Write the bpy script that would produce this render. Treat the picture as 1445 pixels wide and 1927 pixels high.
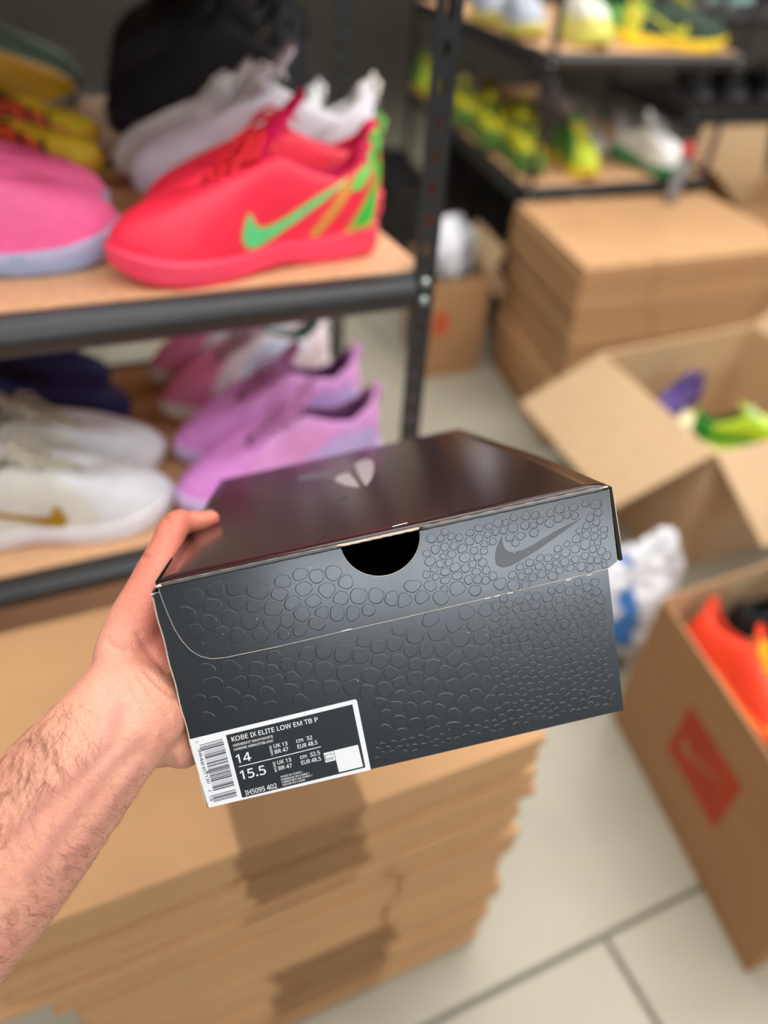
import bpy, bmesh, math, random
from mathutils import Vector, Matrix, noise
from mathutils.bvhtree import BVHTree
R0 = random.Random(7)
S = bpy.context.scene
COL = S.collection
for o in list(bpy.data.objects): bpy.data.objects.remove(o)

# ------------------------------------------------------------------ camera
CAMZ = 1.5
RW = Matrix(((0.916886, -0.208065, 0.340632),
             (-0.394905, -0.596990, 0.698321),
             (0.058057, -0.774798, -0.629538)))            # world <- camera (x right, y down, z forward)
F = 1350.0; PX, PY = 722.5, 963.5
cam = bpy.data.cameras.new('camera'); co = bpy.data.objects.new('camera', cam); COL.objects.link(co)
cam.sensor_fit = 'VERTICAL'; cam.sensor_height = 36; cam.lens = F/1927*36
mw = Matrix((RW.col[0], -RW.col[1], -RW.col[2])).transposed().to_4x4()
mw.translation = (0, 0, CAMZ); co.matrix_world = mw
cam.dof.use_dof = True; cam.dof.focus_distance = 0.42; cam.dof.aperture_fstop = 2.3
cam.dof.aperture_blades = 0; cam.clip_start = 0.02
S.camera = co
# ------------------------------------------------------------------ light
S.view_settings.view_transform = 'Standard'; S.view_settings.look = 'None'
S.view_settings.gamma = 1; S.view_settings.use_curve_mapping = False
S.view_settings.exposure = -0.72
w = bpy.data.worlds.new('world'); S.world = w; w.use_nodes = True
w.node_tree.nodes['Background'].inputs[0].default_value = (.8, .85, .9, 1)
w.node_tree.nodes['Background'].inputs[1].default_value = .35
LAMPS = [(x, y, 2.6, 1.0, p) for x, y, p in ((-1.25, -.7, 5), (1.25, -.7, 20), (-1.25, .55, 5), (1.25, .55, 20), (3.75, .55, 22), (1.25, 1.8, 20), (3.75, 1.8, 18), (3.75, 4.2, 18), (1.25, 4.2, 16), (1.2, -3.6, 18))]
for i, (x, y, lx, ly, p) in enumerate(LAMPS):
    l = bpy.data.lights.new('ceiling_lamp_light', 'AREA'); l.shape = 'RECTANGLE'; l.size = lx*.94; l.size_y = ly*.94
    l.energy = p; l.color = (1, .97, .93)
    lo = bpy.data.objects.new('ceiling_lamp_light', l); COL.objects.link(lo); lo.location = (x, y, 2.80)

# ------------------------------------------------------------------ materials
MATS = {}
def srgb(c):
    f = lambda v: v/12.92 if v <= .04045 else ((v+.055)/1.055)**2.4
    return tuple(f(v/255) for v in c)
def mat(name, rgb, rough=.6, metal=0, var=.08, scale=30, spec=.5, sss=0, bump=0, coat=0, bscale=200, stretch=None, sheen=0, trans=0, alpha=1):
    """procedural principled material: colour with noise variation, optional bump"""
    if name in MATS: return MATS[name]
    m = bpy.data.materials.new(name); m.use_nodes = True; nt = m.node_tree; b = nt.nodes['Principled BSDF']
    c = srgb(rgb)
    tc = nt.nodes.new('ShaderNodeTexCoord'); mp = nt.nodes.new('ShaderNodeMapping')
    nt.links.new(tc.outputs['Object'], mp.inputs[0])
    if stretch: mp.inputs['Scale'].default_value = stretch
    n = nt.nodes.new('ShaderNodeTexNoise'); n.inputs['Scale'].default_value = scale; n.inputs['Detail'].default_value = 4
    nt.links.new(mp.outputs[0], n.inputs['Vector'])
    r = nt.nodes.new('ShaderNodeValToRGB')
    r.color_ramp.elements[0].position = .3; r.color_ramp.elements[1].position = .7
    r.color_ramp.elements[0].color = tuple(max(0, v*(1-var)) for v in c)+(1,)
    r.color_ramp.elements[1].color = tuple(min(1, v*(1+var)) for v in c)+(1,)
    nt.links.new(n.outputs['Fac'], r.inputs[0]); nt.links.new(r.outputs[0], b.inputs['Base Color'])
    b.inputs['Roughness'].default_value = rough; b.inputs['Metallic'].default_value = metal
    b.inputs['Specular IOR Level'].default_value = spec
    if coat: b.inputs['Coat Weight'].default_value = coat; b.inputs['Coat Roughness'].default_value = .15
    if sss:
        b.inputs['Subsurface Weight'].default_value = sss; b.inputs['Subsurface Radius'].default_value = (1, .35, .2); b.inputs['Subsurface Scale'].default_value = .006
    if sheen: b.inputs['Sheen Weight'].default_value = sheen
    if trans: b.inputs['Transmission Weight'].default_value = trans
    if alpha < 1: b.inputs['Alpha'].default_value = alpha
    if bump:
        n2 = nt.nodes.new('ShaderNodeTexNoise'); n2.inputs['Scale'].default_value = bscale; n2.inputs['Detail'].default_value = 3
        nt.links.new(mp.outputs[0], n2.inputs['Vector'])
        bp = nt.nodes.new('ShaderNodeBump'); bp.inputs['Strength'].default_value = bump; bp.inputs['Distance'].default_value = .002
        nt.links.new(n2.outputs['Fac'], bp.inputs['Height']); nt.links.new(bp.outputs[0], b.inputs['Normal'])
    MATS[name] = m
    return m
def colmat(rgb, rough=.55, **k): return mat('tint_%d_%d_%d_%d' % (*rgb, int(rough*100)), rgb, rough, bump=.25, bscale=300, **k)

# ------------------------------------------------------------------ helpers
def tag(o, label=None, cat=None, group=None, kind=None):
    if label: o['label'] = label
    if cat: o['category'] = cat
    if group: o['group'] = group
    if kind: o['kind'] = kind
    return o
def empty(name, loc=(0, 0, 0), rz=0, **k):
    o = bpy.data.objects.new(name, None); COL.objects.link(o); o.empty_display_size = .05
    o.location = loc; o.rotation_euler = (0, 0, rz); return tag(o, **k)
def link(name, me, m=None, parent=None, smooth=False, **k):
    if m is not None and not me.materials:
        for x in (m if isinstance(m, (list, tuple)) else [m]): me.materials.append(x)
    if smooth: me.polygons.foreach_set('use_smooth', [True]*len(me.polygons))
    o = bpy.data.objects.new(name, me); COL.objects.link(o)
    if parent: o.parent = parent
    return tag(o, **k)
def bm_mesh(bm, name='m', recalc=True):
    if recalc: bmesh.ops.recalc_face_normals(bm, faces=bm.faces)
    me = bpy.data.meshes.new(name); bm.to_mesh(me); bm.free(); return me
def pydata(v, f, name='m'):
    me = bpy.data.meshes.new(name); me.from_pydata([tuple(x) for x in v], [], f); me.update(); return me
def box(bm, x0, y0, z0, x1, y1, z1, mi=0):
    vs = [bm.verts.new(p) for p in ((x0,y0,z0),(x1,y0,z0),(x1,y1,z0),(x0,y1,z0),(x0,y0,z1),(x1,y0,z1),(x1,y1,z1),(x0,y1,z1))]
    for f in ((3,2,1,0),(4,5,6,7),(0,1,5,4),(1,2,6,5),(2,3,7,6),(3,0,4,7)):
        fc = bm.faces.new([vs[i] for i in f]); fc.material_index = mi
def bevel(bm, w, seg=2): bmesh.ops.bevel(bm, geom=list(bm.edges), offset=w, segments=seg, affect='EDGES', profile=.6)
def prism(bm, poly, z0, z1, mi=0):
    a = [bm.verts.new((p[0], p[1], z0)) for p in poly]; b = [bm.verts.new((p[0], p[1], z1)) for p in poly]
    bm.faces.new(a[::-1]).material_index = mi; bm.faces.new(b).material_index = mi
    for i in range(len(poly)):
        j = (i+1) % len(poly); bm.faces.new((a[i], a[j], b[j], b[i])).material_index = mi
def tube(bm, pts, r, n=6, mi=0, closed=False):
    pts = [Vector(p) for p in pts]; rings = []; N = len(pts)
    for i, p in enumerate(pts):
        d = (pts[(i+1) % N if closed else min(i+1, N-1)]-pts[(i-1) % N if closed else max(i-1, 0)])
        if d.length < 1e-9: d = Vector((0,0,1))
        d.normalize(); u = d.cross(Vector((0,0,1)) if abs(d.z) < .9 else Vector((1,0,0))).normalized(); v = d.cross(u)
        rr = r[i] if isinstance(r, (list, tuple)) else r
        rings.append([bm.verts.new(p+u*rr*math.cos(2*math.pi*k/n)+v*rr*math.sin(2*math.pi*k/n)) for k in range(n)])
    for i in range(N if closed else N-1):
        a, b = rings[i], rings[(i+1) % N]
        for k in range(n):
            f = bm.faces.new((a[k], a[(k+1) % n], b[(k+1) % n], b[k])); f.material_index = mi
    if not closed:
        bm.faces.new(rings[0][::-1]); bm.faces.new(rings[-1])
def loft(bm, rings, cap=True, mi=0):
    R = [[bm.verts.new(p) for p in r] for r in rings]; n = len(R[0])
    for a, b in zip(R, R[1:]):
        for k in range(n): bm.faces.new((a[k], a[(k+1) % n], b[(k+1) % n], b[k])).material_index = mi
    if cap: bm.faces.new(R[0][::-1]); bm.faces.new(R[-1])
def spot(px, py, z):
    """point at height z on the line of sight of a photo pixel"""
    d = RW @ Vector(((px-PX)/F, (py-PY)/F, 1)); t = (z-CAMZ)/d.z; return Vector((0, 0, CAMZ))+d*t
def interp(tab, x):
    if x <= tab[0][0]: return tab[0][1]
    for (a, fa), (b, fb) in zip(tab, tab[1:]):
        if x <= b:
            t = (x-a)/(b-a); return fa+(fb-fa)*t
    return tab[-1][1]

# ------------------------------------------------------------------ room
m_conc = mat('concrete', (168, 164, 148), .38, var=.1, scale=3, bump=.08, bscale=60)
m_joint = mat('joint', (128, 124, 114), .8)
m_wall = mat('wall_paint', (112, 106, 96), .85, var=.06, scale=2)
m_ceil = mat('ceiling_paint', (190, 188, 184), .9)
XA, XB, YA, YB, ZC = -2.6, 6.4, -6.6, 9.2, 2.95
bm = bmesh.new(); box(bm, XA, YA, -.1, XB, YB, -.012); fl = link('floor', bm_mesh(bm), m_joint, kind='structure')
tile_me = {}
SL = 1.24
for r in range(-6, 8):
    y0 = .315+r*SL
    for q in range(-3, 6):
        x0 = .70+q*SL+(SL*.5 if r % 2 == 0 else 0)
        a, b, c, d = max(x0, XA), max(y0, YA), min(x0+SL, XB), min(y0+SL, YB)
        if c-a < .1 or d-b < .1: continue
        k = (round(c-a, 3), round(d-b, 3))
        if k not in tile_me:
            bm = bmesh.new(); box(bm, .005, .005, -.012, k[0]-.005, k[1]-.005, 0); bevel(bm, .003, 1); tile_me[k] = bm_mesh(bm)
        o = link('slab', tile_me[k], m_conc, fl); o.location = (a, b, 0)
def wall(name, a): bm = bmesh.new(); box(bm, *a); link(name, bm_mesh(bm), m_wall, kind='structure')
wall('wall_back', (XA-.1, YB, 0, XB+.1, YB+.1, ZC)); wall('wall_front', (XA-.1, YA-.1, 0, XB+.1, YA, ZC))
wall('wall_left', (XA-.1, YA, 0, XA, YB, ZC)); wall('wall_right', (XB, YA, 0, XB+.1, YB, ZC))
bm = bmesh.new(); box(bm, XA-.1, YA-.1, ZC, XB+.1, YB+.1, ZC+.1); link('ceiling', bm_mesh(bm), m_ceil, kind='structure')
m_em = bpy.data.materials.new('lamp_glow'); m_em.use_nodes = True
_b = m_em.node_tree.nodes['Principled BSDF']; _b.inputs['Emission Color'].default_value = (1, .97, .93, 1); _b.inputs['Emission Strength'].default_value = 5
m_lamph = mat('lamp_housing', (225, 225, 225), .4)
for i, (x, y, lx, ly, p) in enumerate(LAMPS):
    t = empty('ceiling_lamp', (x, y, ZC), label='long white panel lamp on the ceiling, outside the picture', cat='lamp', group='ceiling lamps above the aisle')
    w_, h_ = lx*.94, ly*.94
    bm = bmesh.new(); box(bm, -w_/2-.03, -h_/2-.03, -.09, w_/2+.03, h_/2+.03, -.001); link('housing', bm_mesh(bm), m_lamph, t)
    bm = bmesh.new(); box(bm, -w_/2, -h_/2, -.1, w_/2, h_/2, -.0902); link('diffuser', bm_mesh(bm), m_em, t)

# added glowing panels high behind the viewer, unseen, to brighten the shoebox front
m_fill = bpy.data.materials.new('fill_glow'); m_fill.use_nodes = True
_b = m_fill.node_tree.nodes['Principled BSDF']; _b.inputs['Emission Color'].default_value = (.82, .92, 1, 1); _b.inputs['Emission Strength'].default_value = 32
for k, x in enumerate((-1.6, -.25, 1.1)):
    wn = empty('fill_panel_%d' % (k+1), (x, YA+.001, 2.6)); wn['kind'] = 'structure'
    bm = bmesh.new(); box(bm, -.62, 0, -.26, .62, .02, .26); link('pane', bm_mesh(bm), m_fill, wn)
    bm = bmesh.new()
    for q in ((-.66, -.30, -.62, .30), (.62, -.30, .66, .30), (-.62, -.30, .62, -.26), (-.62, .26, .62, .30), (-.015, -.26, .015, .26)): box(bm, q[0], 0, q[1], q[2], .04, q[3])
    link('fill_panel_frame', bm_mesh(bm), m_wall, wn)

# ------------------------------------------------------------------ shelving racks
m_steel = mat('black_steel', (34, 35, 38), .36, var=.1, spec=.6)
m_steel_in = mat('black_steel_slot', (14, 14, 15), .7)
m_board = mat('particle_board', (214, 168, 128), .6, var=.12, scale=90)
m_bolt = mat('zinc_bolt', (190, 205, 205), .3, metal=.9)
def post(name, parent, z1, sz=.034):
    """angle post with keyhole slots, both faces"""
    bm = bmesh.new(); t = .002; n = int(z1/.038)
    for face in (0, 1):
        def bx(a0, a1, z0, z1_):
            if face == 0: box(bm, a0, 0, z0, a1, t, z1_)
            else: box(bm, sz-t, a0+t, z0, sz, a1+t, z1_)
        bx(0, sz*.36, 0, z1); bx(sz*.64, sz, 0, z1)
        for i in range(n): bx(sz*.36, sz*.64, i*.038, i*.038+.022)
        bx(sz*.36, sz*.64, n*.038, z1)
    return link(name, bm_mesh(bm), m_steel, parent)
def beam(parent, p0, p1, h=.052, t=.03):
    """stepped shelf beam between two points (top edge)"""
    p0, p1 = Vector(p0), Vector(p1); d = (p1-p0); L = d.length
    prof = [(0, 0), (t*.45, 0), (t*.45, -.012), (t, -.012), (t, -h), (.010, -h), (.003, -h+.002), (-.003, -h+.007)]+[(-.004-.0075*math.sin(math.pi*k/8), -h+.009+.034*k/8) for k in range(9)]+[(-.002, -.007)]
    bm = bmesh.new(); loft(bm, [[(x, q[0], q[1]) for q in prof] for x in (0, L)])
    o = link('beam', bm_mesh(bm), m_steel, parent); o.location = p0-Vector(parent.location); o.rotation_euler = (0, 0, math.atan2(d.y, d.x)); return o
m_board_dark = mat('dark_board', (44, 38, 34), .6)  # plain dark shelf boards for the far right rack
def rack(name, poly, levels, ztop, label, board=None):
    """poly: front-left, front-right, back-right, back-left post positions"""
    P = [Vector((x, y, 0)) for x, y in poly]
    t = empty(name, P[0], label=label, cat='shelving rack')
    for i, p in enumerate(P):
        o = post('post', t, ztop); o.location = p-P[0]+Vector(((0 if i in (0, 3) else -.034), 0 if i < 2 else -.002, 0))
        if i in (0, 3): o.scale.x = 1
    for z in levels:
        beam(t, P[0]+Vector((.034, -.002, z)), P[1]+Vector((-.034, -.002, z)))
        beam(t, P[3]+Vector((.034, 0, z)), P[2]+Vector((-.034, 0, z)))
        beam(t, P[0]+Vector((.004, .03, z)), P[3]+Vector((.004, -.03, z))); beam(t, P[1]+Vector((-.012, .03, z)), P[2]+Vector((-.012, -.03, z)))
        c = sum(P, Vector())/4
        bm = bmesh.new(); prism(bm, [((p-P[0]).x+(.012 if i in (0, 3) else -.012), (p-P[0]).y+(.012 if i < 2 else -.012)) for i, p in enumerate(P)], z-.011, z+.002)
        link('shelf_board', bm_mesh(bm), board or m_board, t)
        for i in (0, 1):
            for dz in (-.012, -.038):
                bm = bmesh.new(); bmesh.ops.create_cone(bm, cap_ends=True, segments=12, radius1=.0075, radius2=.005, depth=.007)
                o = link('bolt', bm_mesh(bm), m_bolt, t, True); o.rotation_euler = (math.radians(90), 0, 0)
                o.location = (P[i]-P[0])+Vector((.017 if i == 0 else -.017, -.004, z+dz))
    return t
ZA, ZB = 1.138, .753
rack('shelving_rack', [(-1.05, .86), (.472, .86), (.472, 1.46), (-1.05, 1.46)], [.2, ZB, ZA, 1.525], 1.9, 'black steel slotted shelving rack with wooden boards holding the red and pink shoes')
rack('shelving_rack', [(-1.05, 1.53), (.60, 1.53), (.60, 2.13), (-1.05, 2.13)], [.2, ZA, 1.56], 1.9, 'black rack standing back to back behind the red shoe rack, holding the black shoes')
Z2, Z2U = .728, 1.19
R2 = [(1.775, 2.56), (2.72, 2.56), (3.22, 4.75), (2.27, 4.75)]
rack('shelving_rack', R2, [.22, Z2, Z2U], 1.75, 'black rack behind the tall carton stack, holding rows of yellow and green shoes')
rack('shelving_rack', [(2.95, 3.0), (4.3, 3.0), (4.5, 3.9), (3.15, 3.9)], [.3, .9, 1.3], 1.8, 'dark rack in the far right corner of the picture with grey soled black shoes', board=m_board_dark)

# ------------------------------------------------------------------ shoes
SL0 = .375                                   # outer length of the large basketball shoe
W_OUT = [(0, 0), (.008, .035), (.03, .072), (.08, .098), (.18, .105), (.32, .096), (.43, .099), (.54, .122), (.66, .148), (.78, .153), (.88, .130), (.94, .092), (.975, .058), (.992, .03), (1, 0)]
Z_SOLE = [(0, .115), (.12, .10), (.3, .085), (.45, .10), (.62, .085), (.8, .085), (.92, .105), (1, .13)]   # top of the sole
Z_BOT = [(0, .03), (.05, .0), (.28, .0), (.40, .018), (.52, .012), (.62, 0), (.82, 0), (.92, .02), (1, .06)]
NA = 56
def outline(a):
    """a in 0..1 round the shoe from toe, lateral (+y), heel, medial"""
    th = a*2*math.pi; x = .5+.5*math.cos(th)
    w_ = interp(W_OUT, x); y = w_*(1 if math.sin(th) >= 0 else -.93)
    # soften the ends into round tips
    return x, y
def throat(a):
    """opening loop: toe end at vamp, eyestay, collar dip, heel peak"""
    th = a*2*math.pi; s = 1 if math.sin(th) >= 0 else -1; k = abs(a*2 if a <= .5 else 2-a*2)
    x = interp([(0, .68), (.12, .655), (.3, .55), (.45, .42), (.6, .30), (.75, .19), (.88, .075), (1, .035)], k)
    y = interp([(0, .0), (.06, .022), (.15, .032), (.3, .040), (.45, .052), (.6, .066), (.75, .066), (.88, .045), (.96, .018), (1, 0)], k)*s
    z = interp([(0, .268), (.12, .275), (.3, .325), (.45, .365), (.6, .305), (.75, .275), (.88, .32), (.96, .372), (1, .378)], k)
    return x, y, z
def upper_pt(a, v):
    bx_, by_ = outline(a); k = .985; bx = .5+(bx_-.5)*k; by = by_*.97; bz = interp(Z_SOLE, bx_)-.012
    tx, ty, tz = throat(a); th = v*math.pi/2
    h = 1-math.cos(th); zf = math.sin(th)
    side = abs(math.sin(a*2*math.pi))
    h = h*(1-.25*side)+ (v*.25*side)
    bul = math.sin(v*math.pi)*.010*side
    y = by+(ty-by)*h; y += bul*(1 if by > 0 else -1)
    return Vector((bx+(tx-bx)*h, y, bz+(tz-bz)*zf))
_geo = {}
def shoe_geo(side):
    if side in _geo: return _geo[side]
    G = {}; sc = lambda p: (p[0]*SL0, p[1]*SL0*side, p[2]*SL0)
    NV = 12; v = []; f = []
    for j in range(NV+1):
        for i in range(NA): v.append(sc(upper_pt(i/NA, j/NV)))
    info = []
    for j in range(NV):
        for i in range(NA):
            i2 = (i+1) % NA; f.append((j*NA+i, j*NA+i2, (j+1)*NA+i2, (j+1)*NA+i)); info.append((outline((i+.5)/NA)[0], (j+.5)/NV))
    G['upper'] = (v, f, info)
    # lining: rolls over the collar and goes down to the insole
    v = []; f = []; L = [(0, 0, 1), (.002, .004, .98), (-.004, .006, .92), (-.02, .004, .86), (-.08, 0, .84), (-.20, 0, .84)]
    for (dz, _, k) in L:
        for i in range(NA):
            x, y, z = throat(i/NA); zz = max(.11, z+dz); v.append(sc((.38+(x-.38)*k, y*k, zz)))
    for j in range(len(L)-1):
        for i in range(NA): i2 = (i+1) % NA; f.append((j*NA+i, j*NA+i2, (j+1)*NA+i2, (j+1)*NA+i))
    f.append(tuple(range((len(L)-1)*NA, len(L)*NA)))
    G['lining'] = (v, f)
    # sole: flared side wall with a waist groove
    v = []; f = []; prof = [(0, .90), (.04, .975), (.35, 1.015), (.55, .995), (.62, 1.0), (.9, 1.02), (1, .985), (1.0, .9)]
    for (zf, k) in prof:
        for i in range(NA):
            x, y = outline(i/NA); z0 = interp(Z_BOT, x); z1 = interp(Z_SOLE, x)+.006*math.sin(x*9)
            v.append(sc((.5+(x-.5)*(1+(k-1)*.5), y*k*(1.02), z0+(z1-z0)*zf)))
    for j in range(len(prof)-1):
        for i in range(NA): i2 = (i+1) % NA; f.append((j*NA+i, j*NA+i2, (j+1)*NA+i2, (j+1)*NA+i))
    f.append(tuple(range(NA))[::-1]); f.append(tuple(range((len(prof)-1)*NA, len(prof)*NA)))
    G['sole'] = (v, f)
    # tongue
    v = []; f = []; K = 12; nx = 10
    for t_ in (0, -.014):
        for j in range(K+1):
            u = j/K; x = .665-u*.31; z = interp([(0, .255), (.3, .30), (.6, .36), (.8, .425), (1, .485)], u)+t_; wd = interp([(0, .02), (.3, .036), (.7, .046), (.9, .044), (1, .028)], u)
            for i in range(nx+1):
                q = i/nx*2-1; v.append(sc((x, q*wd, z+.012*(1-q*q)-.006)))
    n1 = (K+1)*(nx+1)
    for s_ in (0, n1):
        for j in range(K):
            for i in range(nx):
                a = s_+j*(nx+1)+i; q = (a, a+1, a+nx+2, a+nx+1); f.append(q if s_ == 0 else q[::-1])
    bd = [i for i in range(nx+1)]+[j*(nx+1)+nx for j in range(1, K+1)]+[K*(nx+1)+i for i in range(nx-1, -1, -1)]+[j*(nx+1) for j in range(K-1, 0, -1)]
    for a, b in zip(bd, bd[1:]+bd[:1]): f.append((a, b, b+n1, a+n1))
    G['tongue'] = (v, f)
    # laces: crossing bars and a bow
    bm = bmesh.new()
    for k in range(6):
        u = k/5; x = .64-u*.205; z = interp([(0, .285), (.5, .338), (1, .385)], u)+.008; yw = .040+u*.014
        for sg in (1, -1):
            tube(bm, [sc((x+.004, -yw*sg, z-.012)), sc((x, -yw*sg*.55, z+.006)), sc((x-.018, 0, z+.014)), sc((x-.03, yw*sg*.55, z+.012)), sc((x-.036, yw*sg, z-.002))], .0026, 6)
    for sg in (1, -1):
        tube(bm, [sc((.44, 0, .408)), sc((.46, .05*sg, .425)), sc((.50, .095*sg, .39)), sc((.535, .085*sg, .35)), sc((.50, .045*sg, .385)), sc((.45, 0, .41))], .0026, 6)
        tube(bm, [sc((.445, 0, .41)), sc((.50, .03*sg, .40)), sc((.56, .055*sg, .345)), sc((.60, .09*sg, .29))], .0024, 6)
    bmesh.ops.create_icosphere(bm, subdivisions=1, radius=.006, matrix=Matrix.Translation(sc((.447, 0, .412))))
    me = bm_mesh(bm); G['laces'] = me
    # BVH of the upper+sole for wrapping the side graphics
    vv, ff, _ = G['upper']; G['bvh'] = BVHTree.FromPolygons([Vector(p) for p in vv], ff)
    sv, sf = G['sole']; G['bvh_s'] = BVHTree.FromPolygons([Vector(p) for p in sv], sf)
    # heel pull tab
    bm = bmesh.new(); tube(bm, [sc((.045, 0, .36)), sc((.02, 0, .395)), sc((-.002, 0, .37)), sc((.012, 0, .30))], .0045, 6); G['tab'] = bm_mesh(bm)
    _geo[side] = G; return G
SWOOSH = [(1143,360),(1000,430),(880,505),(820,535),(770,547),(750,545),(735,538),(720,522),(713,503),(708,480),(708,462),(704,462),(690,490),(675,530),(668,570),(672,605),(680,619),(690,625),(715,631),(750,622),(800,597),(900,535),(1000,465)]
def sw_poly(grow=0):
    P = []
    for X, Y in SWOOSH: P.append((.585-(X-668)/475*.43, .10+(631-Y)*.00068))
    if grow:
        c = (sum(p[0] for p in P)/len(P), sum(p[1] for p in P)/len(P)); Q = []
        n = len(P)
        for i in range(n):
            a, b, c2 = P[i-1], P[i], P[(i+1) % n]; tx, ty = c2[0]-a[0], c2[1]-a[1]; l = math.hypot(tx, ty) or 1
            Q.append((b[0]-ty/l*grow*-1, b[1]+tx/l*grow*-1))
        P = Q
    return P
def wrap_patch(G, side, poly, ysign, off=.0012, N=26, M=4):
    """a thin sheet following the side of the shoe inside a side-view outline"""
    xs = [p[0] for p in poly]; x0, x1 = min(xs), max(xs); v = []; cols = []
    for i in range(N+1):
        x = x0+(x1-x0)*(.002+.996*i/N); zs = []
        for (ax, az), (bx, bz) in zip(poly, poly[1:]+poly[:1]):
            if (ax-x)*(bx-x) <= 0 and ax != bx: zs.append(az+(bz-az)*(x-ax)/(bx-ax))
        if len(zs) < 2: continue
        z0, z1 = min(zs), max(zs); c = []
        for j in range(M+1):
            z = z0+(z1-z0)*j/M; o_ = Vector((x*SL0, .4*ysign, z*SL0)); d = Vector((0, -ysign, 0))
            best = None
            for b in ('bvh', 'bvh_s'):
                h = G[b].ray_cast(o_, d)
                if h[0] is not None and (best is None or abs(h[0].y) > abs(best.y)): best = h[0]
            c.append(best+Vector((0, off*ysign, 0)) if best else None)
        cols.append(c)
    f = []; idx = {}
    def vid(i, j):
        if (i, j) not in idx: idx[(i, j)] = len(v); v.append(cols[i][j])
        return idx[(i, j)]
    for i in range(len(cols)-1):
        for j in range(M):
            q = [(i, j), (i+1, j), (i+1, j+1), (i, j+1)]
            if all(cols[a][b] is not None for a, b in q): f.append(tuple(vid(a, b) for a, b in q))
    return pydata(v, f) if f else None
TRI = [(.05, .245), (.04, .20), (.065, .125), (.165, .115), (.11, .18), (.06, .25)]
STRIPE = [(.02, .40), (.055, .41), (.15, .31), (.24, .20), (.33, .105), (.29, .10), (.20, .19), (.11, .29)]
HEELP = [(.03, .33), (.05, .37), (.12, .30), (.16, .24), (.12, .24), (.08, .27)]
_cache = {}
SHOE_COUNT = 0
def shoe(pal, heel, toe, z, label, group=None, side=1, length=None, roll=0, pitch=0, detail=True, noun='shoe'):
    """pal: dict of colours; heel, toe: world (x, y) of the sole ends"""
    h = Vector((heel[0], heel[1])); t_ = Vector((toe[0], toe[1])); d = t_-h
    L = length or SL0
    e = empty('sneaker', (h.x, h.y, z), label=label, cat=noun, group=group)
    e.rotation_euler = Matrix.Rotation(math.atan2(d.y, d.x), 3, 'Z').to_4x4().to_3x3().to_euler()
    if roll or pitch: e.rotation_euler = (Matrix.Rotation(math.atan2(d.y, d.x), 3, 'Z') @ Matrix.Rotation(pitch, 3, 'Y') @ Matrix.Rotation(roll, 3, 'X')).to_euler()
    e.scale = (L/SL0,)*3
    key = (id(pal), side)
    if key not in _cache:
        G = shoe_geo(side); P = []
        ru = pal.get('rough', .6)
        up = pydata(*G['upper'][:2]); mats = [colmat(pal['upper'], ru)]
        if 'low' in pal or 'toe' in pal or 'heel' in pal:
            mats += [colmat(pal.get(k, pal['upper']), ru) for k in ('low', 'toe', 'heel')]
        for m_ in mats: up.materials.append(m_)
        for pf, (x, v_) in zip(up.polygons, G['upper'][2]):
            if 'low' in pal and v_ < pal.get('lowv', .35)+.12*math.sin(x*8): pf.material_index = 1
            if 'toe' in pal and x > pal.get('toex', .78) and v_ > .1: pf.material_index = 2
            if 'heel' in pal and x < .15: pf.material_index = 3
        P.append(('upper', up, True))
        li = pydata(*G['lining']); li.materials.append(colmat(pal.get('lining', tuple(int(c*.6) for c in pal['upper'])), .8)); P.append(('lining', li, True))
        so = pydata(*G['sole']); so.materials.append(colmat(pal['sole'], .45)); P.append(('sole', so, True))
        if 'outsole' in pal:
            so.materials.append(colmat(pal['outsole'], .45))
            for pf in so.polygons:
                if pf.center.z < .03*SL0/ .375*.6+ .006: pf.material_index = 1
        to = pydata(*G['tongue']); to.materials.append(colmat(pal.get('tongue', pal['upper']), ru)); P.append(('tongue', to, True))
        if detail:
            la = G['laces'].copy(); la.materials.append(colmat(pal.get('laces', pal['upper']), .7)); P.append(('laces', la, True))
            tb = G['tab'].copy(); tb.materials.append(colmat(pal.get('tab', pal['upper']), .7)); P.append(('heel_tab', tb, True))
        for ys in (1, -1):
            if 'trim' in pal:
                for pl_, nm in ((sw_poly(-.008), 'swoosh_outline'),) + (((STRIPE, 'heel_stripe'),) if pal.get('red') else ()):
                    me = wrap_patch(G, side, pl_, ys, .0010)
                    if me: me.materials.append(colmat(pal['trim'], .5)); P.append((nm, me, True))
            if 'swoosh' in pal:
                me = wrap_patch(G, side, sw_poly(), ys, .0019)
                if me: me.materials.append(colmat(pal['swoosh'], pal.get('sw_rough', .45), metal=pal.get('sw_metal', 0))); P.append(('swoosh', me, True))
            if pal.get('red'):
                big = [(.045, .262), (.028, .20), (.052, .108), (.195, .10), (.12, .19), (.06, .268)]
                for q, c_, of in ((big, pal['trim'], .0012), (TRI, (60, 205, 80), .002), (HEELP, (110, 215, 95), .002)):
                    me = wrap_patch(G, side, q, ys, of)
                    if me: me.materials.append(colmat(c_, .5)); P.append(('heel_panel', me, True))
        if 'panel' in pal:
            for (poly, c_) in pal['panel']:
                for ys in (1, -1):
                    me = wrap_patch(G, side, poly, ys, .0014)
                    if me: me.materials.append(colmat(c_, .55)); P.append(('side_panel', me, True))
        _cache[key] = P
    for nm, me, sm in _cache[key]:
        me.polygons.foreach_set('use_smooth', [True]*len(me.polygons)); o = bpy.data.objects.new(nm, me); COL.objects.link(o); o.parent = e
    return e
MID = [(.35, .12), (.30, .30), (.42, .34), (.60, .27), (.62, .12)]
red = dict(upper=(255, 44, 76), sole=(255, 70, 104), lining=(225, 25, 85), tongue=(245, 30, 105), laces=(250, 45, 60), swoosh=(95, 215, 140), trim=(225, 150, 70), red=1, tab=(120, 200, 90), rough=.5)
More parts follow.
